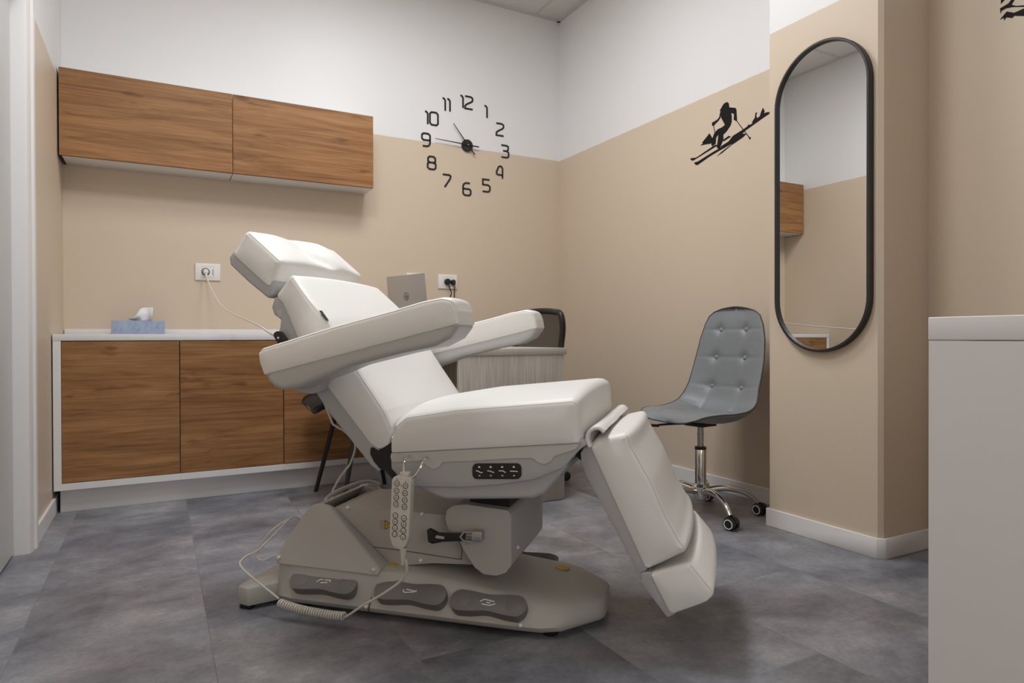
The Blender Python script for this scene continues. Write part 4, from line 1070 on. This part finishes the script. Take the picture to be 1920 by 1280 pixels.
# stickers
bm = bmesh.new(); prism(bm, [(-.253, .261), (-.253, .2365), (-.231, .249)], -.1263, -.1268, 'y'); st_ = finish(bm, 'warning_sticker', 'yellow', lift)
bm = bmesh.new(); strokes(bm, [[(-.248, .253), (-.244, .249), (-.248, .246)], [(-.2535, .262), (-.2535, .2355), (-.230, .249), (-.2535, .262)]], .0016, f3, -.1267, -.1271); finish(bm, 'warning_symbol', 'ink', st_)
bm = bmesh.new(); prism(bm, [(-.272, .262), (-.257, .262), (-.257, .236), (-.272, .236)], -.1263, -.1267, 'y'); s2 = finish(bm, 'text_sticker', 'shell2', lift)
bm = bmesh.new(); strokes(bm, [[(-.270, z), (-.259, z)] for z in (.259, .2555, .252, .2485, .245, .2415, .238)], .0011, f3, -.1266, -.1269); finish(bm, 'small_print', 'red', s2)
bm = bmesh.new(); ov = [(.235+.022*math.cos(2*PI*k/28), .085+.018*math.sin(2*PI*k/28)) for k in range(28)]
zt = hdeck(.235)+.004
prism(bm, ov, zt+.0005, zt+.0035, 'z'); finish(bm, 'warning_sticker', 'yellow', tc)
bm = bmesh.new(); ov = [(-.222+.016*math.cos(2*PI*k/28), -.140+.010*math.sin(2*PI*k/28)) for k in range(28)]
prism(bm, ov, hdeck(-.22)+.001, hdeck(-.22)+.0035, 'z'); finish(bm, 'warning_sticker', 'yellow', tc)
# remote hook
bm = bmesh.new(); tube(bm, smooth_path([(-.092, -.288, .490), (-.094, -.318, .487), (-.094, -.334, .470), (-.088, -.338, .448), (-.072, -.338, .440), (-.056, -.334, .455), (-.044, -.318, .484), (-.042, -.288, .492)], 5), .0028, 8); finish(bm, 'remote_hook', 'chrome', tc)

# power cord to the left wall socket
TCO = Vector((-1.7127, -2.2469, 0)); TCI = Matrix.Rotation(math.radians(44.3), 4, 'Z')
def tl(p): return TCI @ (Vector(p)-TCO)
bm = bmesh.new(); tube(bm, smooth_path([tl(p) for p in CORD1+[(-2.13, -1.80, .73)]+CORD2], 8), .0036, 8); pc = finish(bm, 'power_cord', 'cord', tc)
O1 = Vector((-2.333, -.010, 1.168))
bm = bmesh.new(); T = TCI @ Matrix.Translation(O1-TCO) @ Matrix.Rotation(PI/2, 4, 'X')
lathe(bm, [(.016, 0), (.016, .012), (.012, .022), (.009, .034)], seg=20, T=T)
tube(bm, [tl(O1+Vector(q)) for q in [(0, -.022, 0), (.001, -.026, -.012), (.002, -.026, -.03)]], .006, 10)
finish(bm, 'plug', 'wht', pc)

# ------------------------------------------------------------ hand remote
rt = thing('hand_remote', 'off-white hand remote with two columns of buttons, hanging from the chair side', 'remote control', (-2.0182, -2.4183, .352), math.radians(-44.3))
TR = Matrix.Rotation(math.radians(3.0), 4, 'Y')
bm = bmesh.new(); ro = fillet([(-.0265, -.060), (-.017, -.092), (.017, -.092), (.0265, -.060), (.0265, .093), (-.0265, .093)], [.03, .02, .02, .03, .014, .014], 6)
prism(bm, ro, -.011, .011, 'y', .004, 3, TR); body = finish(bm, 'remote_body', 'remote', rt, 40)
bm = bmesh.new(); bx(bm, -.008, .016, -.008, .012, .088, .104, .003, 2, TR); finish(bm, 'hanger_clip', 'remote', rt)
bm = bmesh.new(); prof = [(.0115, 0), (.0115, -.004), (.0085, -.010), (.0085, -.014), (.0078, -.018), (.0078, -.022), (.0068, -.026), (.0066, -.031), (.0056, -.035), (.0042, -.046)]
lathe(bm, [(r_, z_) for r_, z_ in prof[::-1]], c=(.009, 0, -.090), seg=18, T=TR); finish(bm, 'strain_relief', 'remote', rt)
rows_ = [.071, .052, .034, .017, -.012, -.028, -.044, -.060]
for j, z in enumerate(rows_):
    for x in (-.0120, .0120):
        zz = z-(.004 if x > 0 else 0)+.004
        bm = bmesh.new(); lathe(bm, [(.0066, 0), (.0066, .0008), (.0055, .0014)], seg=18, T=TR @ Matrix.Translation((x, -.011, zz)) @ Matrix.Rotation(PI/2, 4, 'X')); bt = finish(bm, 'button', 'remote', rt, 60)
        bm = bmesh.new(); ring = [(x+.0068*math.cos(2*PI*k/20), zz+.0068*math.sin(2*PI*k/20)) for k in range(20)]; ring.append(ring[0])
        L_ = [ring]
        if j < 4: L_ += [[(x-.003, zz-.002), (x, zz+.0025), (x+.003, zz-.001)]]
        elif j == 5: L_ += [[(x-.002, zz), (x+.002, zz)], [(x, zz-.002), (x, zz+.002)]]
        else: L_ += [[(x-.002, zz), (x+.002, zz)]]
        strokes(bm, L_, .0011, lambda u, v, d: TR @ Vector((u, d, v)), -.0112, -.0127); finish(bm, 'button_print', 'ink', bt)
bm = bmesh.new()
for (x, z) in ((-.0120, .0855), (.0120, .0815), (0, .070), (.001, -.046), (.001, -.060)):
    lathe(bm, [(.0013, 0), (.0013, .0005)], seg=10, T=TR @ Matrix.Translation((x, -.011, z)) @ Matrix.Rotation(PI/2, 4, 'X'))
finish(bm, 'indicator_dots', 'ink', rt)
# remote cable, with its coiled length
RC = [(-2.0106, -2.4258, 0.2308), (-2.0095, -2.4268, 0.2199), (-2.0078, -2.4257, 0.2055), (-2.0085, -2.4194, 0.1899), (-2.0191, -2.3951, 0.1618), (-2.0521, -2.3489, 0.1201), (-2.0885, -2.2994, 0.0812), (-2.1144, -2.2601, 0.0475), (-2.1247, -2.2431, 0.036)]
RC2 = [(-2.2693, -2.0811, 0.0581), (-2.2882, -2.0626, 0.0736), (-2.3094, -2.0279, 0.0874), (-2.3378, -2.0002, 0.1113), (-2.356, -1.9685, 0.1279), (-2.358, -1.9526, 0.1384), (-2.3399, -1.9423, 0.1506), (-2.3087, -1.9447, 0.1624), (-2.2602, -1.9363, 0.2012), (-2.2232, -1.9304, 0.2338), (-2.198, -1.9131, 0.2411), (-2.1746, -1.908, 0.2268)]
RC3 = [(-2.1967, -1.9144, 0.2396), (-2.2281, -1.9117, 0.2299), (-2.2634, -1.9052, 0.205), (-2.2941, -1.8892, 0.1624), (-2.3038, -1.8797, 0.1365), (-2.2998, -1.8837, 0.1205), (-2.2874, -1.8957, 0.1155), (-2.2596, -1.9089, 0.1264), (-2.2313, -1.9085, 0.1184)]
COIL = [(-2.1247, -2.2431, 0.0389), (-2.1648, -2.197, 0.0358), (-2.2243, -2.1319, 0.0388), (-2.2693, -2.081, 0.0475)]
rl = tl
bm = bmesh.new(); tube(bm, smooth_path([rl(p) for p in RC], 6), .0034, 8); finish(bm, 'remote_cable', 'remote', tc)
bm = bmesh.new(); tube(bm, smooth_path([rl(p) for p in RC2], 6), .0030, 8)
cab = finish(bm, 'remote_cable', 'remote', tc)
bm = bmesh.new(); sp_ = smooth_path([rl(p) for p in COIL], 10)
S2 = [0]
for a, b in zip(sp_, sp_[1:]): S2.append(S2[-1]+(b-a).length)
turns = 27; NP = turns*14; pts = []
for k in range(NP+1):
    s = S2[-1]*k/NP; i = 0
    while i < len(sp_)-2 and S2[i+1] < s: i += 1
    f = (s-S2[i])/(S2[i+1]-S2[i]); p = sp_[i].lerp(sp_[i+1], f); tg = (sp_[i+1]-sp_[i]).normalized()
    x_ = tg.cross(Vector((0, 0, 1))).normalized(); y_ = x_.cross(tg); th = 2*PI*turns*k/NP
    pts.append(p+(x_*math.cos(th)+y_*math.sin(th))*.0092)
tube(bm, pts, .0032, 6); finish(bm, 'coil', 'remote', cab)
bm = bmesh.new(); tube(bm, smooth_path([tl(p) for p in RC3], 6), .0028, 8); finish(bm, 'signal_cable', 'cord', tc)
